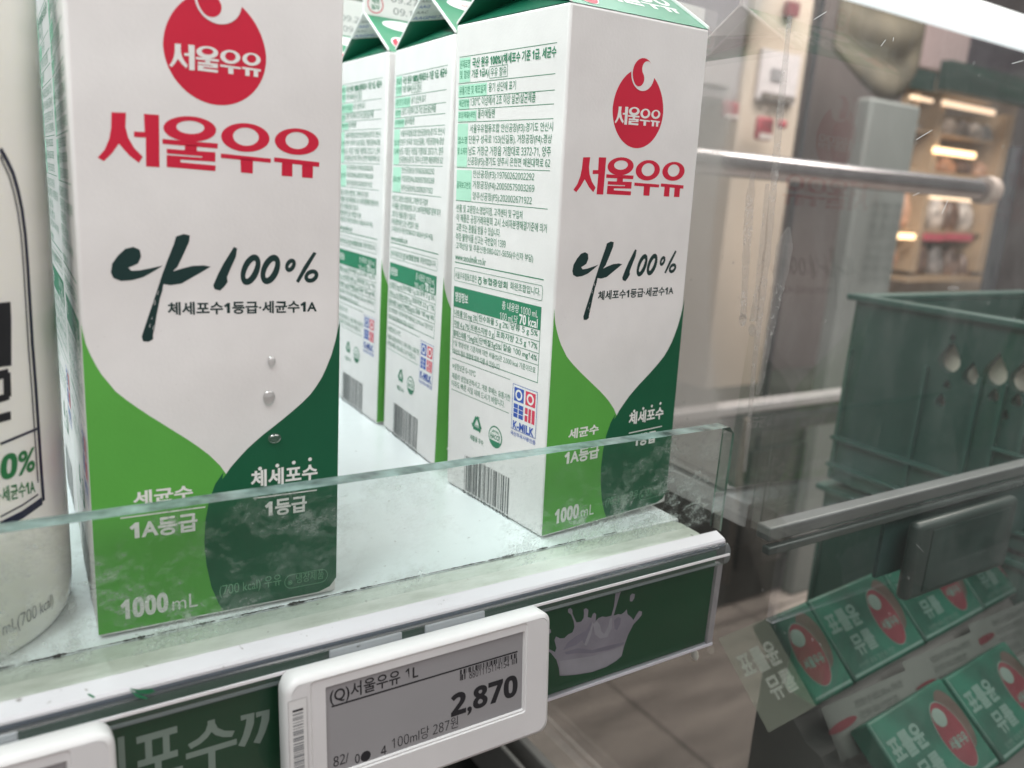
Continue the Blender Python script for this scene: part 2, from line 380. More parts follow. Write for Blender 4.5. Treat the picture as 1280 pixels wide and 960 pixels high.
# added olive drape standing in for a blurred reflection
dr = MB(); pts = []; n = 40; olive = mat('olive_cloth', (0.085, 0.072, 0.050), 0.75, var=0.2, scale=7)
xa = on_y(1040, 60, 1.6)[0]; xb = on_y(1150, 60, 1.6)[0]; zt = on_y(1095, -20, 1.6)[2]; zb = on_y(1095, 128, 1.6)[2]
for i in range(n+1):
    u = i/n; sag = math.sin(math.pi*u)
    for j in range(13):
        v = j/12
        pts.append((xa+(xb-xa)*u, 1.6-0.06*sag-0.016*sag*math.sin(v*15+u*2), zt+(zb-zt)*v*(0.62+0.38*sag)))
dr.mesh(pts, [(i*13+j, (i+1)*13+j, (i+1)*13+j+1, i*13+j+1) for i in range(n) for j in range(12)], olive, True)
o = dr.build('awning_drape'); md = o.modifiers.new('thickness', 'SOLIDIFY'); md.thickness = 0.008
tag(o, 'olive brown awning cloth sagging in folds above the column', 'awning')  # added drape for a blurred reflection, not an awning
# pink and dark hanging boards
mb = MB(); seen_box(mb, 1150, 26, 1212, 90, 2.2, 0.03, mat('pink_board', (0.40, 0.31, 0.31), 0.5), 0.004)
tag(mb.build('hanging_board'), 'plain pink square board hanging above the lit shelves', 'board')
mb = MB(); seen_box(mb, 1208, 30, 1330, 110, 2.25, 0.03, mat('dark_board', (0.06, 0.05, 0.065), 0.4), 0.004)
tag(mb.build('hanging_board'), 'dark purple board hanging right of the pink board', 'board')
mb = MB(); seen_box(mb, 1136, 86, 1170, 112, 2.1, 0.05, mat('dark_green_sign', (0.03, 0.05, 0.045), 0.5)); 
tag(mb.build('shop_sign'), 'small dark green shop sign above the left lit shelf', 'sign')
mb = MB(); seen_box(mb, 1184, 88, 1300, 124, 2.1, 0.05, mat('dark_green_sign', (0.03, 0.05, 0.045), 0.5)); 
tag(mb.build('shop_sign'), 'wide dark green shop sign above the right lit shelves', 'sign')

# lit shop shelves with goods
amber = mat('amber_wood', (0.50, 0.36, 0.24), 0.5, var=0.08, scale=8)
lit = mat('warm_strip_light', (1, 0.8, 0.5), 0.5, emit=(1.0, 0.62, 0.32), estr=3.2)
lit2 = mat('warm_strip_pale', (1, 0.8, 0.5), 0.5, emit=(1.0, 0.70, 0.50), estr=1.3)
sh = empty('lit_shelf', tuple(on_y(1190, 330, 2.3)))
mb = MB(); seen_box(mb, 1100, 100, 1248, 420, 2.72, 0.03, mat('shelf_back', (0.46, 0.36, 0.29), 0.6, var=0.1, scale=6)); to_local(mb.build('back_panel'), sh)
for (x0, y0, x1, y1) in ((1242, 140, 1249, 340), (1160, 112, 1166, 340), (1128, 112, 1133, 340)):
    mb = MB(); seen_box(mb, x0, y0, x1, y1, 2.3, 0.40, amber); to_local(mb.build('upright'), sh)
for (x0, y0, x1, y1) in ((1134, 216, 1242, 222), (1134, 345, 1242, 352), (1134, 118, 1242, 122), (1134, 168, 1242, 171), (1128, 288, 1242, 292)):
    mb = MB(); seen_box(mb, x0, y0, x1, y1, 2.32, 0.38, amber); to_local(mb.build('shelf_board'), sh)
for (x0, y0, x1, y1, mm) in ((1180, 131, 1246, 138, lit2), (1140, 121, 1168, 126, lit2), (1169, 187, 1221, 195, lit), (1120, 292, 1145, 299, lit), (1165, 247, 1225, 251, lit2), (1119, 238, 1131, 243, lit)):
    mb = MB(); seen_box(mb, x0, y0, x1, y1, 2.28, 0.02, mm, 0.006); to_local(mb.build('strip_light'), sh)
tag(sh, 'amber lit shop shelving with glowing strip lights far behind the glass', 'shelf')
goods = []
cols = {'white': (0.62, 0.55, 0.50), 'brown': (0.22, 0.14, 0.11), 'peach': (0.62, 0.36, 0.24), 'grey': (0.30, 0.27, 0.26)}
for (x, y, w, h, c) in ((1150, 204, 20, 30, 'peach'), (1180, 208, 17, 22, 'peach'), (1200, 210, 16, 20, 'brown'), (1222, 212, 15, 20, 'peach'), (1150, 160, 14, 14, 'white'),
                        (1185, 160, 14, 22, 'white'), (1200, 162, 14, 22, 'grey'), (1215, 165, 14, 22, 'white'), (1230, 168, 13, 22, 'grey'),
                        (1127, 262, 14, 44, 'peach'), (1143, 264, 14, 44, 'grey'), (1166, 266, 16, 42, 'white'), (1184, 268, 16, 40, 'brown'), (1201, 270, 16, 40, 'white'), (1219, 272, 14, 38, 'brown'),
                        (1125, 318, 18, 40, 'peach'), (1145, 322, 16, 40, 'brown'), (1165, 326, 16, 38, 'grey'), (1184, 328, 16, 38, 'brown'), (1202, 330, 16, 36, 'brown'), (1219, 332, 14, 34, 'grey')):
    p = on_y(x, y, 2.42); hw = abs(on_y(x+w/2, y, 2.42)[0]-p[0]); hh = abs(on_y(x, y+h/2, 2.42)[2]-p[2])
    mb = MB(); mb.lathe([(0, -hh), (hw*.85, -hh*.96), (hw, -hh*.4), (hw*.9, hh*.3), (hw*.5, hh*.8), (hw*.42, hh), (0, hh)], p, mat('goods_'+c, cols[c], 0.35, var=0.25, scale=20), 16)
    goods.append(tag(mb.build('shop_jar'), c + ' jar or bag among the goods on the amber lit shelves', 'jar', 'goods on the amber lit shelves'))
for (x0, x1, lab) in ((1156, 1180, 'short pink label strip on the lit shelf edge, left of the other'), (1183, 1216, 'longer pink label strip on the lit shelf edge')):
    mb = MB(); seen_box(mb, x0, 292, x1, 301, 2.27, 0.01, mat('pink_strip', (0.62, 0.12, 0.16), 0.5)); tag(mb.build('shelf_label'), lab, 'label')

# white lamp housing top right
wl = mat('white_lamp', (0.9, 0.95, 1.0), 0.4, emit=(0.86, 0.95, 1.0), estr=1.0)
mb = MB(); pA = on_y(1070, -40, 0.62); pB = on_y(1340, 50, 0.62)
mb.tube([(pA[0]-.3, .62, on_y(1180, 5, .62)[2]-.007), (pB[0]+.5, .62, on_y(1180, 5, .62)[2]-.007)], 0.027, wl, 24)
tag(mb.build('tube_lamp'), 'thick white glowing tube lamp across the top right corner', 'lamp')

# steel rails and post
steel = mat('brushed_steel', (0.44, 0.41, 0.42), 0.22, metal=1.0, var=0.05, scale=30)
mb = MB(); zr = 0.1747; mb.tube([(-0.3, .45, zr), (1.115, .45, zr)], 0.0145, steel, 24)
ra = empty('handrail', (0.4, .45, zr)); to_local(mb.build('rail'), ra)
mb = MB(); mb.tube([(1.112, .45, zr), (1.135, .45, zr), (1.145, .45, zr)], [0.021, 0.021, 0.012], mat('rail_end_cap', (0.50, 0.41, 0.36), 0.5), 20); to_local(mb.build('end_cap'), ra)
tag(ra, 'upper round steel handrail with a beige end cap', 'handrail')
mb = MB(); mb.box((-0.3, .45, -0.134), (1.0, .475, -0.1225), mat('pale_steel', (.55, .52, .52), .3, metal=.3, var=.04), 0.002); mb.box((-0.3, .452, -0.168), (1.0, .470, -0.1365), mat('dark_rail', (0.06, 0.062, 0.06), 0.4), 0.002)
tag(mb.build('bumper_rail'), 'lower flat steel bumper rail behind the glass shelf front', 'rail')
mb = MB(); p = on_y(1251, 280, .62); mb.tube([(p[0], .62, -1.0), (p[0], .62, on_y(1258, 182, .62)[2])], 0.014, mat('dark_steel', (0.22, 0.22, 0.24), 0.25, metal=0.9, var=0.05), 20)
tag(mb.build('steel_post'), 'dark steel upright post at the right edge beside the lit shelves', 'post')
# added dark block for the dim reflection and floor shade under the lower rail
fz = empty('low_freezer', (0.75, 0.65, FLOOR)); dk = mat('dark_olive_panel', (0.042, 0.046, 0.041), 0.35, var=0.15, scale=5)
mb = MB(); a = on_y(908, 640, 1.25)[0]; z1 = on_y(1000, 520, 1.25)[2]; mb.box((a, 1.25, FLOOR), (a+1.3, 1.75, z1), dk, 0.01); to_local(mb.build('cabinet'), fz)  # body of the added dark block
mb = MB(); mb.box((a+.06, 1.235, FLOOR+.12), (a+1.2, 1.2495, z1-.08), mat('dark_glass_door', (0.025, 0.03, 0.027), 0.12, var=0.2, scale=3), 0.004); to_local(mb.build('door'), fz)  # front of the added dark block
tag(fz, 'dark low freezer cabinet standing under the lower steel rail', 'freezer')
mb = MB(); p = on_y(925, 600, .40); mb.tube([(p[0], .40, on_y(908, 728, .40)[2]), (p[0]-.002, .40, on_y(930, 524, .40)[2])], 0.0045, mat('brown_rod', (0.19, 0.15, 0.125), 0.5), 10)
tag(mb.build('thin_rod'), 'thin brown rod hanging just right of the glass shelf front', 'rod')

# ==================================================================
#  GLASS REFLECTIONS BUILT AS SOLID THINGS: crates, rail, green packs
# ==================================================================
cg = mat('crate_green', (0.009, 0.048, 0.036), 0.42, var=0.08, scale=9)
cgr = mat('crate_rib', (0.014, 0.062, 0.048), 0.4, var=0.06, scale=9)
DROPS = [(-.0852,.122,.7),(-.1028,.114,.5),(-.1196,.120,.7),(-.1380,.119,.7),(-.156,.121,.7),(-.0846,.1395,.18),(-.0869,.1035,.22),(-.0844,.090,.32),(-.1217,.1035,.32),(-.1375,.104,.32),(-.132,.092,.22)]
def make_crate():
    root = empty('milk_crate')
    L_, W_, H_, T = 0.36, 0.27, 0.155, 0.008
    # near wall (x = 0), runs along -y from 0 to -L; holes are real openings
    mb = MB()
    drops = DROPS
    def drop(cy, cz, s, n=18):
        pts = []
        for k in range(n):
            t = 2*math.pi*k/n
            r = 0.0125*s
            y = r*math.sin(t)*(1 if math.cos(t) < 0 else (1-math.cos(t))**0.8 if False else max(0.0, 1-max(0, math.cos(t))**1.5))
            pts.append((cy+y, cz+r*1.0*math.cos(t)*(1.9 if math.cos(t) > 0 else 1.0)))
        return pts
    # panel with holes: fill via 2D curve, so the holes are cut through
    cu = bpy.data.curves.new('crate_wall', 'CURVE'); cu.dimensions = '2D'; cu.fill_mode = 'BOTH'; cu.extrude = T/2
    def spl(pts):
        s_ = cu.splines.new('POLY'); s_.points.add(len(pts)-1); s_.use_cyclic_u = True
        for q, p in zip(s_.points, pts): q.co = (p[0], p[1], 0, 1)
    spl([(0, 0), (-L_, 0), (-L_, H_), (0, H_)])
    for d in drops: spl(drop(*d))
    co = bpy.data.objects.new('crate_wall', cu); COL.objects.link(co); bpy.context.view_layer.update()
    me = bpy.data.meshes.new_from_object(co.evaluated_get(bpy.context.evaluated_depsgraph_get()))
    bpy.data.objects.remove(co)
    mb.mesh([(v.co.z + T/2, v.co.x, v.co.y) for v in me.vertices], [tuple(p.vertices) for p in me.polygons], cg)
    bpy.data.meshes.remove(me)
    mb.build('front_wall', root)
    mb = MB(); mb.box((W_-T, -L_, 0), (W_, 0, H_), cg); mb.build('back_wall', root)
    for y in (-T, -L_):
        mb = MB(); mb.box((T, y, 0), (W_-T, y+T, H_-.0005), cg); mb.build('end_wall', root)
    mb = MB(); mb.box((T, -L_+T, 0.001), (W_-T, -T, 0.007), cg); mb.build('base', root)
    mb = MB(); r = 0.006
    mb.box((-r, -L_-r, H_), (T, r, H_+.005), cgr, .001); mb.box((W_-T, -L_-r, H_), (W_+r, r, H_+.005), cgr, .001)
    mb.box((T+.0003, -T, H_), (W_-T-.0003, r, H_+.0048), cgr, .001); mb.box((T+.0003, -L_-r, H_), (W_-T-.0003, -L_+T, H_+.0048), cgr, .001); mb.build('rim', root)
    mb = MB()
    for z in (.036, .012): mb.box((-.006, -L_, z), (-.0005, 0, z+.0035), cgr, .001)
    for y in (-.004, -.070, -.1115, -.1288, -.147, -.216, -.256, -.30): mb.box((-.004, y-.0016, .003), (-.0006, y+.0016, .115), cgr)
    mb.box((-.006, -L_, .066), (-.0005, -.13, .0690), cgr, .001)
    mb.build('ribs', root)
    return root
XC, YC = 0.43, 0.170
crate = make_crate(); crate.location = (XC, YC, 0.069-0.163); crate.rotation_euler.z = math.radians(0)
tag(crate, 'empty dark green crate with drop shaped holes, topmost of the stack behind the glass', 'crate', 'stacked green milk crates')
for k, lab in ((1, 'dark green crate second from the top of the stack, behind the grey rail'), (2, 'dark green crate third from the top of the stack, behind the green packs'), (3, 'dark green crate low in the stack behind the green packs'), ):
    c = copy_tree(crate); c.location = (XC, YC, 0.069-0.163-0.166*k); tag(c, lab)

mb = MB(); mb.box((XC+.014, YC-.335, -.06), (XC+.018, YC-.055, .056), mat('cream_liner', (.78, .68, .58), .6, var=.1, scale=20))  # added pale sheet, stands for the bright background behind the holes
tag(mb.build('liner_sheet'), 'cream cardboard sheet seen through the drop holes of the top green crate', 'cardboard')
# rail and price tag reflected in the glass, built as dim solid copies
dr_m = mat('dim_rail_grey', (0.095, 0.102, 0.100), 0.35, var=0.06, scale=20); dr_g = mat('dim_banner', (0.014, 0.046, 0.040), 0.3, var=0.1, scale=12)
rl = empty('price_rail', (0.2, -0.03, 0))  # solid copy of the rail standing in for its reflection
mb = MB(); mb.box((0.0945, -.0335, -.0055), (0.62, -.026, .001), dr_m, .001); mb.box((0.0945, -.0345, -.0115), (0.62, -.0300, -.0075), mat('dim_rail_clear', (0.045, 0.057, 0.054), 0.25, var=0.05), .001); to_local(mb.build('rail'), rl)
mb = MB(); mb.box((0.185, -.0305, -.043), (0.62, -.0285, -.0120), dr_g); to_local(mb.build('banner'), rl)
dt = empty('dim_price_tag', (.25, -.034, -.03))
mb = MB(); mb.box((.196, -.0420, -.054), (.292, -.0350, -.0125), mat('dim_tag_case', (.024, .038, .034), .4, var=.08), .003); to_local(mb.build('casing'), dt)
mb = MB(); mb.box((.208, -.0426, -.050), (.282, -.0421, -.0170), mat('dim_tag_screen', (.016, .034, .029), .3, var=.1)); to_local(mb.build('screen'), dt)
tag(dt, 'dark unlit price tag hanging on the dim rail beyond the glass', 'price tag')
tag(rl, 'dim grey price rail continuing beyond the glass end panel', 'price rail')

# green packs reflected in the glass, built solid on sloped trays
pk_g = mat('pack_green', (0.0075, 0.070, 0.045), 0.5, var=0.3, scale=30); pk_w = mat('pack_side', (0.125, 0.138, 0.125), 0.5, var=0.05, scale=25)
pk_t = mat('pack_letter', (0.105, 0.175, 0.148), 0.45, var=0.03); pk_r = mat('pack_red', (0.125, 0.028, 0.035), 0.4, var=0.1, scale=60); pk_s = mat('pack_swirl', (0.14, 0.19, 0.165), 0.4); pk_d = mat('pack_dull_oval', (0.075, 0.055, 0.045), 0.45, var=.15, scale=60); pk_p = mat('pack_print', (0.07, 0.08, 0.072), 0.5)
def make_pack(x0=None, part=''):
    """carton lying back: face in local x (along row) / y (up the slope), thickness along -z"""
    root = empty('green_pack'); W_, H_, T = 0.0795, 0.050, 0.014; x0 = -W_/2 if x0 is None else x0
    mb = MB(); mb.box((x0, -H_/2, -T), (W_/2, H_/2, 0), pk_g, .0018)
    poly(mb, lambda u, v: (u, v, .00008), ell(.0275, .0045, .0100, .0165, 28), pk_d)  # faded offset oval paints the doubled reflection of the egg
    mb.face([(x0+.002, -H_/2+.002, .0001), (W_/2-.002, -H_/2+.002, .0001), (W_/2-.002, -H_/2+.0035, .0001), (x0+.002, -H_/2+.0035, .0001)], pk_t)
    mp = lambda u, v: (u, v, 0.00015)
    mp2 = lambda u, v: (u, v, 0.00028)
    poly(mb, mp, ell(.018, -.001, .0120, .0182, 32), pk_t); poly(mb, mp2, ell(.018, -.001, .0114, .0176, 32), pk_r)
    mp3 = lambda u, v: (u, v, 0.0004)
    poly(mb, mp3, ell(.0155, .009, .0058, .0050, 20), pk_s)
    put(mb, mp3, '서울우유', .009, .027, -.008, -.002, pk_t, 0.03)
    if x0 > -.01: mb.build('carton', root); return root
    put(mb, mp, '표률윤', -.036, -.004, .001, .014, pk_t, 0.035); put(mb, mp, '뮤률', -.025, -.003, -.014, -.002, pk_t, 0.03)
    put(mb, mp, '신선한 우유 한잔의 건강', -.030, .008, -.0205, -.0170, pk_t)
    mb.build('carton', root)
    mb = MB(); mb.box((-W_/2+.004, -H_/2-.0006, -T+.003), (W_/2-.004, -H_/2-.0001, -.003), pk_w)
    mb.build('side_panel', root)
    return root
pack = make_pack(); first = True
def place_pack(loc, tilt, yaw, lab, src=None):
    global first
    if src: o = src
    else: o = pack if first else copy_tree(pack); first = False
    o.matrix_world = Matrix.Translation(loc) @ Matrix.Rotation(yaw, 4, 'Z') @ Matrix.Rotation(tilt, 4, 'X')
    tag(o, lab, 'pack', 'green packs on the lower tray'); return o
R = math.radians
PITCH_P = 0.0806
names1 = ['green pack in the upper row, nearest the brown floor', 'green pack in the upper row, second from the brown floor', 'green pack in the upper row, third from the brown floor', 'green pack in the upper row, under the right end of the rail']
for i in range(4):
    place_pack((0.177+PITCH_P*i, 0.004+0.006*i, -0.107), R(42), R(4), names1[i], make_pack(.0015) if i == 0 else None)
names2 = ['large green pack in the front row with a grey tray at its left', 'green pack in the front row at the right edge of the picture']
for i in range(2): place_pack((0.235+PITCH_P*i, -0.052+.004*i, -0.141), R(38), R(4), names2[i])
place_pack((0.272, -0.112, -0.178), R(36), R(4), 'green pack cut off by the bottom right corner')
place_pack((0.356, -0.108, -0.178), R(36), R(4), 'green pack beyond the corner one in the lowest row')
tr_m = mat('grey_tray', (0.19, 0.195, 0.18), 0.5, var=0.1, scale=12)
tr = empty('display_tray', (0.3, 0, -0.19))
mb = MB(); mb.prism([(-.17, -.235), (-.13, -.225), (-.085, -.196), (-.080, -.200), (-.030, -.160), (-.022, -.150), (-.012, -.148), (.022, -.120), (.022, -.25), (-.17, -.25)], 0, 0.180, 0.60, tr_m); to_local(mb.build('steps'), tr)
mb = MB()
for i in range(4):
    x0 = .182+.0835*i; yb = -.0155+.006*i; q = lambda u, v, x0=x0, yb=yb: (x0+u+.0002, yb-.0265*(.021-v)/.021*.62-.0004, -.1250-.0220*(.021-v)/.021)
    mb.face([q(0, 0), q(.080, 0), q(.080, .021), q(0, .021)], pk_w)
    for k in range(4): put(mb, lambda u, v, q=q: (q(u, v)[0], q(u, v)[1]-.0002, q(u, v)[2]+.0002), ['영양정보 총 내용량 200 mL 원재료명', '국산 원유 100% 보관방법 냉장', '유통기한 용기 상단에 표기', '고객상담 주문신청'][k], .026, .070-.008*k, .0155-.0045*k, .0185-.0045*k, pk_p)
    poly(mb, lambda u, v, q=q: (q(u, v)[0], q(u, v)[1]-.0002, q(u, v)[2]+.0002), ell(.011, .012-.004*(i % 2), .012, .0018, 24, sh=.004), pk_r)
to_local(mb.build('printed_strip'), tr)
mb = MB(); mb.box((0.178, -.095, -.225), (0.1799, -.055, -.205), ink_black); to_local(mb.build('slot'), tr)
tag(tr, 'stepped grey display tray carrying the green packs', 'tray')
# added see-through sheet: reflected left half of the first pack
m, nt, N, Lk = new_mat('clear_sleeve'); out = N.new('ShaderNodeOutputMaterial'); mx = N.new('ShaderNodeMixShader'); t1 = N.new('ShaderNodeBsdfTransparent'); d1 = N.new('ShaderNodeBsdfDiffuse')
d1.inputs[0].default_value = (0.56, 0.62, 0.50, 1); mx.inputs[0].default_value = 0.40; Lk.new(t1.outputs[0], mx.inputs[1]); Lk.new(d1.outputs[0], mx.inputs[2]); Lk.new(mx.outputs[0], out.inputs[0]); ghost_m = m
mb = MB(); mb.face([(-.040, -.025, 0), (.0013, -.025, 0), (.0013, .025, 0), (-.040, .025, 0)], ghost_m)
mp = lambda u, v: (u, v, 0.0002); sl_t = mat('sleeve_letter', (.62, .68, .60), .5); put(mb, mp, '표률윤', -.036, -.004, .001, .014, sl_t, 0.03); put(mb, mp, '뮤률', -.025, -.003, -.014, -.002, sl_t, 0.03)
o = mb.build('clear_sleeve'); o.matrix_world = Matrix.Translation((0.177, .004, -.107)) @ Matrix.Rotation(R(4), 4, 'Z') @ Matrix.Rotation(R(42), 4, 'X')
tag(o, 'see-through pale green pack sleeve at the left end of the upper row', 'sleeve')  # added ghost of the reflected pack, not a sleeve

# ==================================================================
#  SHELF, GLASS, RAIL
# ==================================================================
def shelf_material(name, base, stain, smin, smax, scale, rough=0.35):
    m, nt, N, L = new_mat(name)
    out = N.new('ShaderNodeOutputMaterial'); b = N.new('ShaderNodeBsdfPrincipled'); L.new(b.outputs[0], out.inputs[0])
    tc = N.new('ShaderNodeTexCoord'); mp = N.new('ShaderNodeMapping'); mp.inputs['Scale'].default_value = (0.35, 1, 1); L.new(tc.outputs['Object'], mp.inputs[0])
    n1 = N.new('ShaderNodeTexNoise'); n1.inputs['Scale'].default_value = scale; n1.inputs['Detail'].default_value = 12; n1.inputs['Roughness'].default_value = .7; L.new(mp.outputs[0], n1.inputs[0])
    r = N.new('ShaderNodeValToRGB'); r.color_ramp.elements[0].position = smin; r.color_ramp.elements[1].position = smax
    r.color_ramp.elements[0].color = (*base, 1); r.color_ramp.elements[1].color = (*stain, 1); L.new(n1.outputs['Fac'], r.inputs[0])
    n2 = N.new('ShaderNodeTexNoise'); n2.inputs['Scale'].default_value = 330; n2.inputs['Detail'].default_value = 3; L.new(tc.outputs['Object'], n2.inputs[0])
    r2 = N.new('ShaderNodeMapRange'); r2.inputs[1].default_value = .70; r2.inputs[2].default_value = .76; L.new(n2.outputs['Fac'], r2.inputs[0])
    mx = N.new('ShaderNodeMixRGB'); mx.inputs[2].default_value = (.10, .08, .06, 1); ml = N.new('ShaderNodeMath'); ml.operation = 'MULTIPLY'; ml.inputs[1].default_value = .7
    L.new(r2.outputs[0], ml.inputs[0]); L.new(ml.outputs[0], mx.inputs[0]); L.new(r.outputs[0], mx.inputs[1]); L.new(mx.outputs[0], b.inputs['Base Color'])
    b.inputs['Roughness'].default_value = rough
    bp = N.new('ShaderNodeBump'); bp.inputs['Strength'].default_value = .25; bp.inputs['Distance'].default_value = .001; L.new(n1.outputs['Fac'], bp.inputs['Height']); L.new(bp.outputs[0], b.inputs['Normal'])
    return m
deck_m = shelf_material('shelf_deck', (.82, .86, .87), (.68, .73, .73), .55, .85, 22, .25)
lip_m = shelf_material('shelf_lip', (.70, .735, .68), (.36, .41, .33), .42, .74, 60, .45)
shelf = empty('shelf', (-.1, .1, 0))
mb = MB(); mb.box((-.55, -.0072, -.012), (.0672, .42, 0), deck_m, .0008); to_local(mb.build('deck'), shelf)
mb = MB(); lipp = [(-.0255, -.012), (-.0255, -.0006), (-.022, .0002), (-.012, .0004), (-.0079, -.0002), (-.0079, -.012)]
mb.prism(lipp, 0, -.55, .0635, lip_m); to_local(mb.build('front_lip'), shelf)
mb = MB(); dirt = mat('seam_dirt', (.035, .03, .03), .9, var=.4, scale=200)
mb.box((-.55, -.0080, -.012), (.066, -.0071, -.0010), dirt)
rg = random.Random(5)
xx = -.30
while xx < .03:
    ln = rg.uniform(.0015, .010); wd = rg.uniform(.0002, .0008) * (1.7 if rg.random() < .2 else 1)
    if rg.random() < .93:
        n = 14; up = []; dn = []
        for k in range(n+1):
            t = k/n; e = math.sin(math.pi*t)**.5
            up.append((xx+ln*t, -.0077+wd*e*rg.uniform(.1, 1), .00052)); dn.append((xx+ln*t, -.0079-wd*e*rg.uniform(.1, 1), .00052))
        mb.face(up+dn[::-1], dirt)
    xx += ln*rg.uniform(.6, 1.2)
to_local(mb.build('dirty_seam'), shelf)
mb = MB(); mb.box((-.55, .42, -.012), (.0672, .43, .5), mat('case_back', (.10, .11, .12), .5)); to_local(mb.build('back_panel'), shelf)
tag(shelf, 'white shop shelf with a dirty pale green front lip under the milk', 'shelf')

# glass riser along the shelf front
gfront = glass_sheet('riser_clear', (.975, .985, .98), gloss=.02, haze=.008)
gfrost = glass_sheet('riser_frost', (.93, .96, .945), gloss=.012, haze=.022, frost=.75, frost_col=(.74, .82, .79), fscale=90, lo=.47, hi=.59, low_z=(.008, .043, .5), stretch=(.8, 1, 1.15))
gedge = mat('glass_edge', (.17, .235, .22), .22, var=.3, scale=120)
gedge2 = mat('glass_edge_bright', (.15, .24, .20), .2, var=.25, scale=160)
mb = MB(); X0, X1, Ya, Yb, Zt = -.55, .0758, -.0232, -.0168, .0450
mb.face([(X0, Ya, -.001), (X1, Ya, -.001), (X1, Ya, Zt), (X0, Ya, Zt)], gfront)
mb.face([(X0, Yb, .0006), (X1, Yb, .0006), (X1, Yb, Zt), (X0, Yb, Zt)], gfrost)
n = 60
mb.face([(X0, Ya, Zt), (X1-.003, Ya, Zt), (X1-.003, Yb, Zt), (X0, Yb, Zt)], gedge)
mb.face([(X1-.003, Ya, Zt), (X1, Ya, Zt-.003), (X1, Yb, Zt-.003), (X1-.003, Yb, Zt)], gedge)
mb.face([(X1, Ya, -.001), (X1, Yb, -.001), (X1, Yb, Zt-.003), (X1, Ya, Zt-.003)], gfront)
for y0, y1 in ((Ya, Ya+.0011), (Yb-.0007, Yb)):
    mb.face([(X1+.0001, y0, -.001), (X1+.0001, y1, -.001), (X1+.0001, y1, Zt-.003), (X1+.0001, y0, Zt-.003)], gedge2)
o = mb.build('glass_riser')
tag(o, 'low frosted glass riser with a green edge along the shelf front', 'glass')

# price rail with banner
white_pl = shelf_material('white_plastic', (.60, .595, .62), (.50, .49, .51), .50, .85, 60, .35)
clear_g = glass_sheet('rail_clear', (.80, .84, .84), gloss=.06, haze=.07, frost=.10, frost_col=(.55, .60, .62), fscale=20, lo=.4, hi=.7, stretch=(.05, 1, 3), rough=.12)
clear_s = glass_sheet('sheet_clear', (.93, .95, .94), gloss=.04, haze=.012, frost=.05, frost_col=(.6, .66, .64), fscale=9, lo=.5, hi=.75, stretch=(.25, 1, 3))
clear_b = glass_sheet('tag_end_clear', (.80, .80, .82), gloss=.12, haze=.28, frost=.2, frost_col=(.7, .69, .72), fscale=120, lo=.5, hi=.7)
ban_g = mat('banner_green', (.010, .088, .038), .35, var=.05, scale=30)
ban_t = mat('banner_letter', (.36, .46, .41), .4, var=.02); spl_m = mat('splash_body', (.36, .335, .40), .4, var=.05, scale=120); spl_l = mat('splash_light', (.44, .42, .48), .4, var=.04, scale=150); spl_d = mat('splash_shadow', (.28, .26, .33), .4, var=.04, scale=150)
rail = empty('price_rail', (-.1, -.03, 0))
XE = .0692
mb = MB(); mb.prism([(-.0258, -.003), (-.0258, .0016), (-.0265, .0020), (-.0312, .0004), (-.0318, -.0004), (-.0318, -.0012)], 0, -.55, XE, white_pl); to_local(mb.build('white_cap'), rail)
mb = MB(); pr = []
for k in range(13):
    t = -math.pi/2 + math.pi*k/12; pr.append((-.0318-.0030*math.cos(t), -.0058+.0046*math.sin(t)))
pts = [(x, y, z) for y, z in pr for x in (-.55, XE+.0008)]
mb.mesh(pts, [(2*i, 2*i+1, 2*i+3, 2*i+2) for i in range(12)], clear_g, True)
mb.face([(XE+.0008, y, z) for y, z in pr], clear_b); to_local(mb.build('clear_bead'), rail)
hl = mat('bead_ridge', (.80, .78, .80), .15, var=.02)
mb = MB(); mb.box((-.55, -.0324, -.0023), (XE-.0006, -.0316, -.00135), mat('slot_line', (.05, .06, .09), .4)); to_local(mb.build('slot_line'), rail)  # dark strip paints the shade in the slot under the cap
mb = MB(); mb.box((-.55, -.0350, -.0055), (XE, -.0344, -.0046), hl); mb.box((-.55, -.0322, -.0102), (XE-.004, -.0317, -.0093), mat('bead_ridge_dim', (.42, .46, .46), .2, var=.03)); to_local(mb.build('bead_ridge'), rail)  # pale strips paint the highlight lines along the clear bead
mb = MB(); mb.box((-.55, -.0313, -.0012), (XE-.001, -.0290, -.0022), mat('slot_shadow_plastic', (.12, .13, .17), .5)); mb.box((-.55, -.0300, -.0045), (XE-.001, -.0290, -.0024), mat('grey_backing', (.36, .39, .41), .5)); to_local(mb.build('slot'), rail)
XB = .0664
mb = MB(); mb.box((-.55, -.0305, -.0462), (XB, -.0290, -.0047), ban_g)
bmap = lambda u, v: (u, -.03062, v)
bmap2 = lambda u, v: (u, -.03068, v)
bmap3 = lambda u, v: (u, -.03074, v)
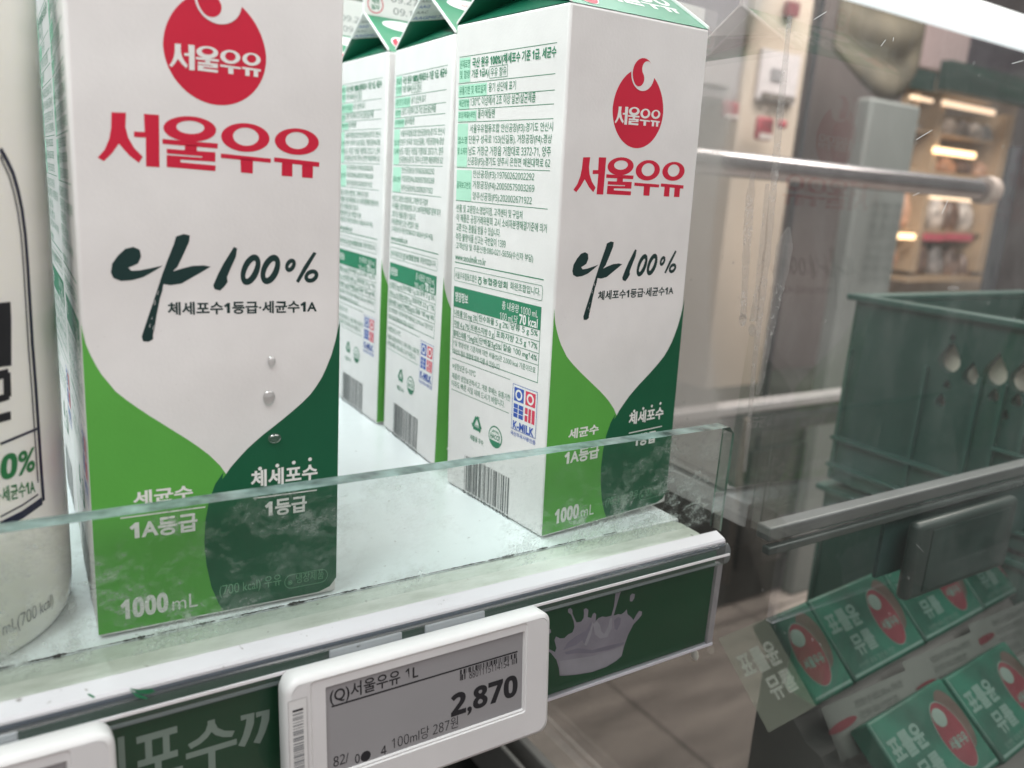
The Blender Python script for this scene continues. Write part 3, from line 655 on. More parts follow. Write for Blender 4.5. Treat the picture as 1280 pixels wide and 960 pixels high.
# lettering: the word on the banner, closing quote at its end
def bpt(q, s, ox, oy): p = on_y(ox+q[0]/s, oy+q[1]/s, -.0306); return (p[0], p[2])
def blet(t, L0, R0, top, bot, bold=.018):
    a = on_y(L0, (top+bot)/2, -.0306)[0]; b = on_y(R0, (top+bot)/2, -.0306)[0]; mid = (L0+R0)/2
    put(mb, bmap, t, a, b, on_y(mid, bot, -.0306)[2], on_y(mid, top, -.0306)[2], ban_t, bold)
blet('세', 95, 157, 928, 985); blet('포', 166, 228, 914, 975); blet('수', 232, 296, 900, 962); blet('체', 30, 92, 944, 1000)
for dx in (0, 20):
    poly(mb, bmap, [bpt((1040+dx*3.3, 258-dx*.7), 3.459, 0, 820) for _ in (0,)] + [bpt((a+dx*3.3, b-dx*.7), 3.459, 0, 820) for a, b in ((1100, 244), (1098, 290), (1080, 345), (1058, 392), (1030, 388), (1050, 345), (1062, 300), (1066, 272), (1042, 280))], ban_t)
# milk splash printed on the banner
S1 = [(158,665),(175,680),(215,700),(222,680),(212,640),(220,622),(240,632),(262,630),(280,612),(302,602),(312,575),(308,545),(295,512),(280,502),(280,486),(292,479),(302,490),(302,508),(314,535),(322,552),(345,548),(358,530),(360,505),(358,488),(370,480),(382,490),(380,510),(378,525),(396,530),(404,510),(412,503),(421,512),(418,545),(432,530),(452,522),(470,525),(497,518),(510,470),(518,400),(547,393),(535,425),(508,518),(532,510),(545,512),(562,500),(574,486),(577,510),(598,528),(607,540),(624,510),(636,494),(650,498),(648,515),(632,535),(608,560),(580,615),(562,665),(548,720),(520,745),(470,775),(400,800),(330,812),(270,818),(238,818),(234,780),(222,740),(195,705),(160,685)]
poly(mb, bmap, [bpt(q, 4, 640, 640) for q in S1], spl_m)
for blob in ([(590,420),(600,408),(614,410),(612,430),(600,448),(589,445)], [(170,590),(180,580),(194,588),(195,602),(184,611),(171,606)]):
    poly(mb, bmap, [bpt(q, 4, 640, 640) for q in blob], spl_m)
poly(mb, bmap2, [bpt(q, 4, 640, 640) for q in [(236,745),(300,735),(400,720),(500,690),(555,668),(548,715),(515,742),(465,770),(400,795),(330,806),(268,812),(242,810)]], spl_l)
poly(mb, bmap2, [bpt(q, 4, 640, 640) for q in [(255,690),(275,655),(320,620),(372,590),(395,548),(402,570),(385,620),(362,660),(350,640),(320,665),(290,675)]], spl_d)
poly(mb, bmap2, [bpt(q, 4, 640, 640) for q in [(405,560),(425,545),(440,565),(445,595),(460,610),(480,575),(490,530),(500,528),(498,580),(475,625),(440,632),(415,612)]], spl_l)
poly(mb, bmap2, [bpt(q, 4, 640, 640) for q in [(510,540),(530,525),(545,530),(540,560),(525,590),(512,585)]], spl_d)
poly(mb, bmap3, [bpt(q, 4, 640, 640) for q in [(360,662),(372,630),(388,590),(402,548),(406,560),(396,605),(380,650),(370,668)]], spl_l)
poly(mb, bmap2, [bpt(q, 4, 640, 640) for q in [(262,700),(330,680),(400,690),(480,668),(560,650),(556,662),(480,690),(400,706),(330,705),(270,712)]], spl_d)
to_local(mb.build('banner'), rail)
mb = MB(); mb.face([(-.55, -.0316, -.0466), (XB+.0030, -.0316, -.0466), (XB+.0030, -.0316, -.0108), (-.55, -.0316, -.0108)], clear_s)
mb.box((XB+.0002, -.0318, -.0466), (XB+.0032, -.0288, -.0108), clear_b); mb.box((-.55, -.0322, -.0476), (XB+.0032, -.0286, -.0466), mat('sheet_fold', (.52, .51, .56), .2, var=.03)); to_local(mb.build('clear_sheet'), rail)
tag(rail, 'white edged clear price rail holding the green milk splash banner', 'price rail')

# ==================================================================
#  PRICE TAGS
# ==================================================================
TILT = math.radians(5.5)
tag_white = mat('tag_white', (.70, .69, .69), .38, var=.015, scale=60, bump=.05, bscale=500); tag_face = mat('tag_face', (.64, .63, .635), .42, var=.02, scale=40)
eink = mat('tag_screen', (.28, .275, .285), .28, var=.02, scale=30); lab_m = mat('tag_label', (.66, .655, .65), .5, var=.01)
TW, TH, TT = .0902, .0440, .0085
TAG0 = Vector((-.1160, -.0437, -.0022))     # top left of the front face
def rr(w0, w1, h0, h1, r, n=6):
    pts = []
    for cx, cy, a0 in ((w1-r, h1-r, 0), (w0+r, h1-r, 90), (w0+r, h0+r, 180), (w1-r, h0+r, 270)):
        for k in range(n+1):
            t = math.radians(a0+90*k/n); pts.append((cx+r*math.cos(t), cy+r*math.sin(t)))
    return pts
# trace a pixel onto the tag's tilted face -> (w, h) with h negative downwards
_ez = np.array([0, -math.sin(TILT), math.cos(TILT)])*1.0     # up the face
_en = np.array([0, -math.cos(TILT), -math.sin(TILT)])
_ez = np.array([0, math.sin(TILT), math.cos(TILT)]); _en = np.array([0, -math.cos(TILT), math.sin(TILT)])
def tag_pt(px, py):
    o, d = ray(px, py); t = ((np.array(TAG0)-o) @ _en)/(d @ _en); p = o+d*t-np.array(TAG0)
    return p[0], p @ _ez
def tz(q): return tag_pt(330+q[0]/3.459, 740+q[1]/3.459)
def make_tag():
    root = empty('price_tag')
    L3 = lambda w, h, n: (w, -n, h)     # local: x along, z up, -y out of the face
    mb = MB(); n = 28
    loops = [(0.0012, .0078, -TT), (0.0, .0085, -TT+.002), (0.0, .0085, -.0020), (.0003, .008, -.0011), (.0009, .0075, -.0004), (.0018, .0070, 0.0)]
    pts = []
    for ins, r, nn in loops: pts += [L3(w, h, nn) for w, h in rr(ins, TW-ins, -TH+ins, -ins, max(.003, r-ins-.0035))]
    mm = len(pts)//len(loops)
    mb.mesh(pts, [(i*mm+k, i*mm+(k+1) % mm, (i+1)*mm+(k+1) % mm, (i+1)*mm+k) for i in range(len(loops)-1) for k in range(mm)], tag_white, True)
    mb.face(pts[:mm][::-1], tag_white)
    # front face with screen opening
    s0 = tz((268, 415)); s1 = tz((1131, 172)); s2 = tz((1115, 516))
    sx0, sx1, sh1, sh0 = s0[0], s1[0], (s0[1]+s1[1])/2, s2[1]
    out_ = [L3(w, h, 0) for w, h in rr(.0018, TW-.0018, -TH+.0018, -.0018, .0033)]
    inn = [L3(w, h, 0) for w, h in rr(sx0-.0046, sx1+.0008, sh0-.0008, sh1+.0030, .0012)]
    mb.mesh(out_+inn, [(k, (k+1) % mm, mm+(k+1) % mm, mm+k) for k in range(mm)], tag_face, False)
    in2 = [L3(w, h, -.0004) for w, h in rr(sx0-.0040, sx1+.0005, sh0-.0005, sh1+.0025, .0010)]
    mb.mesh(inn+in2, [(k, (k+1) % mm, mm+(k+1) % mm, mm+k) for k in range(mm)], tag_white, False)
    in3 = [L3(w, h, -.0004) for w, h in rr(sx0, sx1, sh0, sh1, .0004)]
    mb.mesh(in2+in3, [(k, (k+1) % mm, mm+(k+1) % mm, mm+k) for k in range(mm)], tag_face, False)
    in4 = [L3(w, h, -.0012) for w, h in rr(sx0+.0003, sx1-.0003, sh0+.0003, sh1-.0003, .0003)]
    mb.mesh(in3+in4, [(k, (k+1) % mm, mm+(k+1) % mm, mm+k) for k in range(mm)], tag_white, False)
    mb.build('casing', root)
    mb = MB(); mb.face([L3(sx0, sh0, -.00115), L3(sx1, sh0, -.00115), L3(sx1, sh1, -.00115), L3(sx0, sh1, -.00115)], eink)
    mp = lambda w, h: (w, .00107, h)
    def line(t, a, b, hgt, bold=.0, m=ink_black, sp=1.0):
        p = tz(a); q = tz(b); c = (p[1]+q[1])/2; k = hgt/3.459/3600
        put(mb, mp, t, p[0], q[0], c-k/2, c+k/2, m, bold, sp)
    line('(Q)서울우유 1L', (290, 447), (674, 369), 66, .012, sp=1.0)
    p = tz((298, 498)); q = tz((1104, 268)); c = (p[1]+q[1])/2; rect(mb, mp, p[0], q[0], c-.00025, c+.00025, ink_black)
    p = tz((855, 365)); q = tz((1104, 298)); c = (p[1]+q[1])/2
    barcode(mb, mp, p[0], q[0], c+.0004, c+.0020, ink_black, 30, 11); 
    for (e0, e1, sd) in ((0, .11, 1), (.90, 1.0, 2)): barcode(mb, mp, p[0]+(q[0]-p[0])*e0, p[0]+(q[0]-p[0])*e1, c-.0016, c+.00035, ink_black, 4, sd)
    line('8801115114154', (895, 362), (1068, 318), 30, .0)
    line('2,870', (815, 492), (1104, 430), 112, .020)
    line('100ml당 287원', (560, 650), (846, 580), 50, -.006)
    line('82/', (306, 742), (372, 725), 40, .004); line('0', (400, 730), (420, 727), 36, .01); line('4', (512, 694), (536, 690), 36, .01)
    p = tz((446, 718)); poly(mb, mp, ell(p[0], p[1], .0016, .00165, 20), ink_black)
    mb.build('screen', root)
    mb = MB(); a = tz((102, 470)); b = tz((185, 455)); mp2 = lambda w, h: (w, -.00012, h)
    rect(mb, mp2, a[0], b[0], -TH+.005, (a[1]+b[1])/2, lab_m); frame(mb, lambda w, h: (w, -.0002, h), a[0], b[0], -TH+.005, (a[1]+b[1])/2, .00018, mat('label_line', (.45, .44, .44), .5))
    c = tz((122, 512)); d = tz((168, 510)); mp4 = lambda w, h: (w, -.00025, h)
    rect(mb, mp4, c[0], d[0], c[1]-.0006, c[1], ink_black); barcode(mb, mp4, c[0], d[0], -TH+.008, c[1]-.0008, ink_grey, 40, 5, True)
    mb.build('barcode_sticker', root)
    mb = MB()
    for (u0, u1) in ((.0165, .0400), (.0480, .0700)): mb.box((u0, .0098, -.0050), (u1, .0108, .0006), white_pl, .0005)
    mb.build('clip', root)
    return root
tg = make_tag(); tg.matrix_world = Matrix.Translation(TAG0) @ Matrix.Rotation(-TILT, 4, 'X')
tag(tg, 'white electronic price tag showing 2,870 in the middle of the rail', 'price tag', 'price tags on the rail')
tg2 = copy_tree(tg); tg2.location = (TAG0[0]-.1325, TAG0[1], TAG0[2])
tag(tg2, 'white electronic price tag cut off by the bottom left corner', 'price tag')

# ==================================================================
#  MILK CARTONS
# ==================================================================
CW, CD, CH = 0.070, 0.0702, 0.1950
def pose(x, y, a, tx=0.0, ty=0.0):
    return Matrix.Translation((x, y, 0)) @ Matrix.Rotation(a, 4, 'Z') @ Matrix.Rotation(tx, 4, 'X') @ Matrix.Rotation(ty, 4, 'Y')
POSE_A = pose(-0.15690, -0.0035, -0.0370, -0.0104, -0.0002)
POSE_B = pose(0.0, 0.0, 0.0660, -0.0039, -0.0299)
def trace(M, axis):
    Mi = np.array(M.inverted())
    def f(px, py):
        o, d = ray(px, py); o = Mi[:3, :3] @ o + Mi[:3, 3]; d = Mi[:3, :3] @ d
        p = o - d*o[axis]/d[axis]
        return (p[0], p[2]) if axis == 1 else (CD - p[1], p[2])
    return f
fA, fB, sB = trace(POSE_A, 1), trace(POSE_B, 1), trace(POSE_B, 0)
def z1(*q): return fA(q[0]/2.9091, q[1]/2.9091)
def z2(*q): return fA(q[0]/2.9091, 300+q[1]/2.9091)
def z3(*q): return fA(q[0]/2.5263, 580+q[1]/2.5263)
def F(layer=1): return lambda u, v: (u, -0.00006*layer, v)
def S(layer=1): return lambda s, v: (-0.00006*layer, CD - s, v)

WORD = dict(
    polys=[[(405,408),(458,410),(456,462),(466,500),(488,538),(519,570),(505,592),(470,565),(432,522),(408,556),(378,586),(355,573),(380,545),(397,505),(404,465)],
           [(523,414),(578,418),(580,608),(531,605),(530,500),(487,498),(487,478),(526,480)],
           [(590,505),(792,522),(791,540),(591,523)], [(672,525),(716,528),(716,552),(672,548)],
           [(606,541),(783,554),(783,588),(656,580),(656,590),(784,602),(783,622),(606,607),(606,564),(735,573),(735,568),(606,558)],
           [(803,558),(985,577),(984,592),(803,574)], [(874,575),(920,580),(919,631),(876,627)],
           [(997,572),(1161,590),(1160,607),(996,588)], [(1025,590),(1063,594),(1063,642),(1024,639)], [(1098,598),(1138,602),(1137,648),(1098,645)]],
    rings=[((690,469,96,46,2),(692,463,51,24,2)), ((892,500,88,52,2),(894,497,47,33,2)), ((1079,515,80,48,2),(1080,511,42,31,2))])
def word(mb, mp, conv, m):
    for p in WORD['polys']: poly(mb, mp, [conv(*q) for q in p], m)
    for o, i in WORD['rings']:
        oo = [(o[0]+o[2]*math.cos(t*math.pi/20), o[1]+o[3]*math.sin(t*math.pi/20)+.05*o[2]*math.cos(t*math.pi/20)) for t in range(40)]
        ii = [(i[0]+i[2]*math.cos(t*math.pi/20), i[1]+i[3]*math.sin(t*math.pi/20)+.05*i[2]*math.cos(t*math.pi/20)) for t in range(40)]
        ring(mb, mp, [conv(*q) for q in oo], [conv(*q) for q in ii], m)
def small(q0, q1):   # put the word into another box of the same zoom picture (linear in traced pixels)
    def c(x, y):
        t = (x-355)/806; s = (y-408-0.085*(x-355))/170.0
        return z1(q0[0]+(q1[0]-q0[0])*t, q0[1]+(q1[1]-q0[1])*t + s*(q0[2]))
    return c
def taegeuk(mb, mp, cx, cy, r, red, white, back):
    """white disc ring with a red comma inside, tilted"""
    n = 40
    rot = lambda x, y: (cx + x*math.cos(.75)-y*math.sin(.75), cy + x*math.sin(.75)+y*math.cos(.75))
    up = [(r*math.cos(math.pi*k/n), r*math.sin(math.pi*k/n)) for k in range(n+1)]            # right -> left over the top
    s1 = [(-r/2 - r/2*math.cos(math.pi*k/n), -r/2*math.sin(math.pi*k/n)) for k in range(n+1)]  # from left to middle, below
    s2 = [(r/2 - r/2*math.cos(math.pi*k/n), r/2*math.sin(math.pi*k/n)) for k in range(n+1)]    # middle to right, above
    poly(mb, mp, [rot(*q) for q in up + s1[1:] + s2[1:-1]], red)
    return

def front_art(mb):
    # emblem: egg, swirl, word
    l = z1(592, 150); r = z1(968, 218); b = z1(812, 384)
    cu = (l[0]+r[0])/2; cv = (l[1]+r[1])/2; hw = (r[0]-l[0])/2; hb = cv-b[1]
    egg = []
    for k in range(60):
        t = 2*math.pi*k/60; s, c = math.sin(t), math.cos(t)
        egg.append((cu + hw*c*(1-.06*max(0, s)), cv + (hb if s < 0 else hb*1.04)*s))
    poly(mb, F(1), egg, ink_red)
    sc = (cu+.0008, cv+hb*.93); sr = hw*.455
    poly(mb, F(2), ell(sc[0], sc[1], sr, sr), board)
    poly(mb, F(3), ell(sc[0], sc[1], sr*1.0, sr*1.0), board)
    taegeuk(mb, F(4), sc[0], sc[1], sr*.90, ink_red, board, board)
    word(mb, F(2), small((615, 158, 82), (948, 198)), ink_white)
    word(mb, F(1), z1, ink_red)
    # brush lettering
    for p in ([(403,118),(408,85),(430,55),(455,32),(485,25),(508,35),(513,60),(502,85),(480,95),(466,100),(478,112),(510,110),(550,102),(592,93),(560,113),(520,135),(480,146),(440,149),(412,138)],
              [(640,-13),(668,-22),(690,-17),(688,5),(668,50),(645,98),(628,114),(660,104),(700,94),(740,92),(766,97),(735,115),(700,135),(660,158),(620,164),(594,160),(590,185),(582,210),(576,240),(570,270),(566,295),(562,320),(556,345),(557,360),(540,370),(520,368),(515,352),(530,305),(552,240),(572,180),(590,125),(612,65),(632,15)],
              [(850,25),(862,30),(858,60),(840,100),(825,135),(828,152),(815,170),(800,184),(780,178),(775,165),(790,130),(810,90),(835,50)],
              [(1140,43),(1151,48),(1120,100),(1086,156),(1076,150),(1105,95)]):
        poly(mb, F(1), [z2(*q) for q in p], ink_dark)
    for (cx, cy, rx, ry, sh, w) in ((911, 108, 23, 43, -14, 21), (983, 107, 23, 41, -13, 21), (1056, 92, 12, 16, -5, 14), (1132, 131, 18, 16, -5, 14)):
        o = [z2(cx + (rx+w*.5)*math.cos(t*math.pi/20) + sh*math.sin(t*math.pi/20), cy + (ry+w*.6)*math.sin(t*math.pi/20)) for t in range(40)]
        i = [z2(cx + (rx-w*.5)*math.cos(t*math.pi/20)*(1-.05*math.cos(t*.16)) + sh*math.sin(t*math.pi/20), cy + (ry-w*.5)*math.sin(t*math.pi/20)) for t in range(40)]
        ring(mb, F(1), o, i, ink_dark)
    rb_ = random.Random(4)
    for k in range(26):      # dry-brush gaps and tiny scuffs
        if k < 14: x = 600-(y := rb_.uniform(120, 330))*.12+rb_.uniform(-12, 16)-8; w_, h_ = rb_.uniform(1, 2.2), rb_.uniform(6, 16); m_ = board
        else: x, y = rb_.uniform(340, 1180), rb_.uniform(300, 600); w_, h_ = rb_.uniform(1, 3), rb_.uniform(1, 2.5); m_ = speck
        poly(mb, F(3), [z2(x, y), z2(x+w_, y-1), z2(x+w_*.6-h_*.25, y+h_), z2(x-h_*.25-.5, y+h_*.9)], m_)
    def fit(t, lb, rb, h, zf, m, bold, layer=2, sp=1.0):
        p, q = zf(*lb), zf(*rb); top = zf(lb[0], lb[1]-h); hh = top[1]-p[1]
        put(mb, F(layer), t, p[0], q[0], (p[1]+q[1])/2, (p[1]+q[1])/2+hh, m, bold, sp)
    fit('체세포수1등급·세균수1A', (610, 275), (1152, 262), 48, z2, ink_dark, .026, 1)
    # green waves
    base = 0.0016
    L1 = [(297,300),(300,335),(312,380),(330,420),(350,458),(370,490),(420,550),(460,582),(500,610),(545,640),(590,668),(635,696),(680,724),(720,751),(760,781),(800,820),(822,851)]
    mid = [z2(808, 870), z3(706, 25), z3(680, 62), z3(660, 115), z3(648, 180), z3(645, 250), z3(652, 320), z3(668, 390), z3(690, 440)]
    lp = [z2(*q) for q in L1]; e = .0011
    lp[0] = (e*.0, lp[0][1]); m_end = z3(706, 468)
    poly(mb, F(1), [(-.00005, base), (m_end[0], base)] + mid[::-1] + lp[::-1], ink_lime)
    R1 = [(822,851),(836,830),(850,813),(875,785),(900,758),(930,731),(960,705),(995,678),(1030,650),(1065,621),(1100,590),(1128,562),(1150,532),(1170,500),(1185,468),(1205,418),(1220,365)]
    rp = [z2(*q) for q in R1] + [(CW+.00003, z2(1226, 290)[1])]
    rc = .006
    poly(mb, F(1), [(m_end[0], base), (CW-rc, base), (CW-.0022, base+.0012), (CW, base+.004)] + rp[::-1] + mid, ink_deep)
    fit('세균수', (484, 958), (702, 946), 52, z2, ink_white, .03)
    p, q = z3(380, 168), z3(648, 138); rect(mb, F(2), p[0], q[0], (p[1]+q[1])/2-.0002, (p[1]+q[1])/2+.0002, ink_white)
    fit('1A등급', (410, 238), (624, 214), 60, z3, ink_white, .03)
    fit('체세포수', (912, 900), (1154, 872), 62, z2, ink_white, .03)
    for q in ((945, 831), (1008, 820), (1068, 809), (1127, 797)):
        c = z2(*q); poly(mb, F(2), ell(c[0], c[1], .0006, .0006, 12), ink_white)
    p, q = z3(800, 108), z3(1000, 82); rect(mb, F(2), p[0], q[0], (p[1]+q[1])/2-.0002, (p[1]+q[1])/2+.0002, ink_white)
    fit('1등급', (836, 168), (968, 150), 52, z3, ink_white, .03)
    fit('1000', (382, 490), (532, 468), 64, z3, ink_white, .03); fit('mL', (545, 462), (624, 449), 44, z3, ink_white, -.004)
    fit('(700 kcal) 우유', (693, 425), (888, 386), 42, z3, ink_pale, .0); fit('냉장제품', (935, 378), (1022, 360), 30, z3, ink_pale, .0)
    a, b = z3(898, 392), z3(1034, 364); c = ((a[0]+b[0])/2, (a[1]+b[1])/2+.0018)
    o = rr(a[0], b[0], c[1]-.0024, c[1]+.0024, .0023); i = rr(a[0]+.00018, b[0]-.00018, c[1]-.0022, c[1]+.0022, .0021); ring(mb, F(2), o, i, ink_pale)
    c2 = z3(916, 374); put(mb, F(2), '※', c2[0]-.0008, c2[0]+.0008, c2[1]-.0008, c2[1]+.0008, ink_pale)

def side_art(mb):
    K = 4.2667
    A4 = lambda q: sB(420+q[0]/K, q[1]/K); A5 = lambda q: sB(420+q[0]/K, 200+q[1]/K); A6 = lambda q: sB(420+q[0]/K, 360+q[1]/K)
    PXH = 0.195/ (640*K)          # one zoom pixel of height on this face, metres
    def ln(fn, t, l, r, h, bold=.0, m=ink_side, layer=2):
        p, q = fn(l), fn(r); c = (p[1]+q[1])/2; k = h*PXH
        put(mb, S(layer), t, p[0], q[0], c-k/2, c+k/2, m, bold)
    def rule(fn, l, r, w=.00022):
        p, q = fn(l), fn(r); c = (p[1]+q[1])/2; rect(mb, S(1), p[0], q[0], c-w/2, c+w/2, ink_side)
    def block(fn, tl, bl, r, m, layer=1):
        p, q, e = fn(tl), fn(bl), fn(r); rect(mb, S(layer), p[0], e[0], q[1], p[1], m)
    for l, r in (((660,303),(1180,230)), ((655,447),(1170,393)), ((655,525),(1168,476)), ((655,587),(1163,552)), ((650,653),(1160,632)), ((645,893),(1142,910))): rule(A4, l, r)
    block(A4, (660,312), (656,442), (718,330), ink_mint); block(A4, (655,455), (655,520), (806,450), ink_mint); block(A4, (655,530), (655,583), (712,535), ink_mint)
    block(A4, (652,594), (650,648), (750,600), ink_mint); block(A4, (650,660), (645,888), (704,700), ink_mint); block(A5, (645,52), (640,212), (724,100), ink_mint)
    ln(A4, '국산 원유 100%/(체세포수 기준 1급, 세균수', (728,338), (1176,281), 60, .022); ln(A4, '기준 1급A)', (725,397), (815,386), 50, .015)
    ln(A4, '우유 함유', (826,386), (910,376), 44); p, q = A4((820,386)), A4((916,376)); c = (p[1]+q[1])/2; frame(mb, S(2), p[0], q[0], c-30*PXH, c+30*PXH, .00018, ink_side)
    ln(A4, '원재료명', (663,345), (716,338), 44); ln(A4, '및 함량', (663,400), (716,394), 44)
    ln(A4, '유통기한 및 제조일자', (660,486), (802,470), 44); ln(A4, '용기 상단에 표기', (815,467), (960,452), 46)
    ln(A4, '제균방법', (658,552), (710,548), 38); ln(A4, '130℃ 이상에서 2초 이상 살균/살균제품', (718,540), (1065,520), 50)
    ln(A4, '포장재질(내면)', (655,618), (747,612), 38); ln(A4, '폴리에틸렌', (757,608), (848,602), 46)
    ln(A4, '업소명', (652,748), (700,746), 40); ln(A4, '및 소재지', (650,805), (700,806), 40)
    ln(A4, '서울우유협동조합 안산공장(F3):경기도 안산시', (715,690), (1158,678), 52); ln(A4, '단원구 성곡로 153(신길동), 거창공장(F4):경상', (710,748), (1152,742), 52)
    ln(A4, '남도 거창군 거창읍 거함대로 3372-71, 양주', (708,805), (1147,808), 52); ln(A4, '신공장(F5):경기도 양주시 은현면 예원대학로 62', (703,862), (1143,872), 52)
    ln(A5, '안산공장(F3):19760262002292', (732,75), (1058,95), 50); ln(A5, '거창공장(F4):20050575003269', (730,133), (1058,155), 50); ln(A5, '양주신공장(F5):202002671922', (730,195), (1045,218), 50)
    ln(A5, '품목보고번호', (646,132), (720,136), 40); rule(A5, (640,215), (1130,262))
    ln(A5, '·반품 및 교환장소:영업지점, 고객센터 및 구입처', (640,258), (995,292), 46); ln(A5, '·이 제품은 공정거래위원회 고시 소비자분쟁해결기준에 의거', (640,303), (1125,368), 46)
    ln(A5, '교환 또는 환불을 받을 수 있습니다.', (643,353), (877,393), 46); ln(A5, '·부정·불량식품 신고는 국번없이 1399', (637,405), (905,450), 46)
    ln(A5, '·고객상담 및 주문신청:080-021-5656(수신자 부담)', (637,455), (1052,530), 46); ln(A5, 'www.seoulmilk.co.kr', (637,513), (800,545), 40)
    rule(A5, (635,545), (1108,638), .0004)
    p, q = A5((632,612)), A5((1103,705)); c = (p[1]+q[1])/2; o = rr(p[0], q[0], c-40*PXH, c+40*PXH, .0010); i = rr(p[0]+.00018, q[0]-.00018, c-39*PXH+.0001, c+39*PXH-.0001, .0009); ring(mb, S(2), o, i, ink_side)
    ln(A5, '서울우유협동조합은', (637,612), (752,634), 42); ln(A5, '농협중앙회', (785,642), (915,668), 42, .012); ln(A5, '회원조합입니다.', (930,670), (1090,703), 42)
    c = A5((768, 645)); ring(mb, S(2), ell(c[0], c[1]-.0003, .0013, .0013, 20), ell(c[0], c[1]-.0003, .0008, .0008, 20), ink_side); rect(mb, S(2), c[0]-.0012, c[0]+.0012, c[1]+.0012, c[1]+.0016, ink_side)
    # nutrition table
    p, e = A5((630, 675)), A5((1097, 780)); b = A6((628, 108)); top = (p[1]+e[1])/2; b2 = A6((1095, 208)); bot = (b[1]+b2[1])/2
    rect(mb, S(1), p[0], e[0], bot, top, ink_side)
    ln(A5, '영양정보', (637,722), (705,748), 60, .02, ink_white); ln(A5, '총 내용량 1000 mL', (887,778), (1078,815), 48, .0, ink_white); ln(A5, '100 mL당', (875,832), (970,850), 48, .0, ink_white); ln(A5, '70 kcal', (978,850), (1077,868), 54, .02, ink_white)
    tb = A6((620, 348)); tb2 = A6((1078, 503)); tbot = (tb[1]+tb2[1])/2
    frame(mb, S(1), p[0], e[0], tbot, bot, .00028, ink_side)
    rows = [(A6((627,165)), A6((1085,268))), (A6((625,222)), A6((1083,330))), (A6((622,275)), A6((1080,395)))]
    for a, c in rows: y = (a[1]+c[1])/2; rect(mb, S(2), p[0], e[0], y-.0001, y+.0001, ink_side)
    ln(A6, '나트륨 50 mg 3%', (632,135), (752,162), 46, .008); ln(A6, '탄수화물 5 g 2%', (764,165), (918,203), 46, .008); ln(A6, '당류 5 g 5%', (932,205), (1077,245), 46, .008)
    ln(A6, '지방 4 g 7%', (630,190), (710,212), 46, .008); ln(A6, '트랜스지방 0 g', (720,215), (842,248), 46, .008); ln(A6, '포화지방 2.5 g 17%', (855,252), (1075,308), 46, .008)
    ln(A6, '콜레스테롤 15mg5%', (628,243), (755,280), 46, .008); ln(A6, '단백질3g5%', (766,285), (880,318), 46, .008); ln(A6, '칼슘 100 mg14%', (892,322), (1073,372), 46, .008)
    for x, y0, y1 in ((758, 125, 195), (925, 165, 235), (716, 180, 250), (848, 215, 280), (760, 245, 320), (886, 280, 345)):
        a, c = A6((x, y0)), A6((x, y1)); rect(mb, S(2), a[0]-.00008, a[0]+.00008, c[1]+.0006, a[1], ink_side)
    ln(A6, '1일 영양성분 기준치에 대한 비율(%)은 2,000 kcal 기준이므로', (627,302), (1065,432), 40); ln(A6, '개인의 필요 열량에 따라 다를 수 있습니다.', (625,338), (877,420), 36)
    rule(A6, (620,370), (930,493)); rule(A6, (617,532), (922,675))
    ln(A6, '※냉장보관 0~10℃', (622,412), (745,460), 42); ln(A6, '제품의 냉장보관하시고, 개봉 후에는 유통기한', (620,462), (930,592), 40); ln(A6, '이라도 빠른 시일 내에 드시기 바랍니다.', (618,500), (900,628), 40)
    # K-MILK mark
    a, c = A6((945, 512)), A6((1077, 552)); x0, x1 = a[0], c[0]; ty = (a[1]+c[1])/2; w = x1-x0; hgt = w*1.18
    rect(mb, S(1), x0, x1, ty-hgt, ty, ink_white); frame(mb, S(2), x0, x1, ty-hgt, ty, .00022, ink_blue)
    g = w*.07; cw = (w-3*g)/2; ch = (hgt*.78-3*g)/2
    for i in range(2):
        for j in range(2):
            m = ink_blue if i == 0 else ink_kred; X = x0+g+i*(cw+g); Y = ty-g-(j+1)*ch-j*g
            rect(mb, S(2), X, X+cw, Y, Y+ch, m)
            if j == 0: ring(mb, S(3), ell(X+cw/2, Y+ch/2, cw*.36, cw*.36, 20), ell(X+cw/2, Y+ch/2, cw*.22, cw*.22, 20), ink_white)
            elif i == 0:
                for k in (1, 2): rect(mb, S(3), X, X+cw, Y+ch*k/3-.00012, Y+ch*k/3+.00012, ink_white)
                rect(mb, S(3), X+cw*.46, X+cw*.54, Y, Y+ch, ink_white)
            else:
                for k in (.30, .64): rect(mb, S(3), X+cw*k, X+cw*(k+.08), Y, Y+ch, ink_white)
                rect(mb, S(3), X, X+cw*.3, Y+ch*.45, Y+ch*.55, ink_white)
    put(mb, S(3), 'K-MILK', x0+g, x1-g, ty-hgt+.0004, ty-hgt*.80, ink_blue, .03); put(mb, S(3), '국산우유사용인증', x0-.0002, x1+.0002, ty-hgt-.0026, ty-hgt-.0008, ink_blue, .01)
    # recycling triangle, certification roundel, barcode
    c = A6((752, 728)); r = .0040
    tri = [(c[0]+r*math.cos(math.radians(90+120*k)), c[1]+r*math.sin(math.radians(90+120*k))) for k in range(3)]
    for k in range(3):
        a, b = tri[k], tri[(k+1) % 3]; nx, ny = -(b[1]-a[1]), b[0]-a[0]; l = math.hypot(nx, ny); nx, ny = nx/l*.0007, ny/l*.0007
        A_, B_ = (a[0]+(b[0]-a[0])*.12, a[1]+(b[1]-a[1])*.12), (a[0]+(b[0]-a[0])*.78, a[1]+(b[1]-a[1])*.78)
        poly(mb, S(2), [(A_[0]-nx, A_[1]-ny), (B_[0]-nx, B_[1]-ny), (B_[0]-nx*2.2, B_[1]-ny*2.2), (b[0]*.96+a[0]*.04, b[1]*.96+a[1]*.04), (B_[0]+nx*2.2, B_[1]+ny*2.2), (B_[0]+nx, B_[1]+ny), (A_[0]+nx, A_[1]+ny)], ink_side)
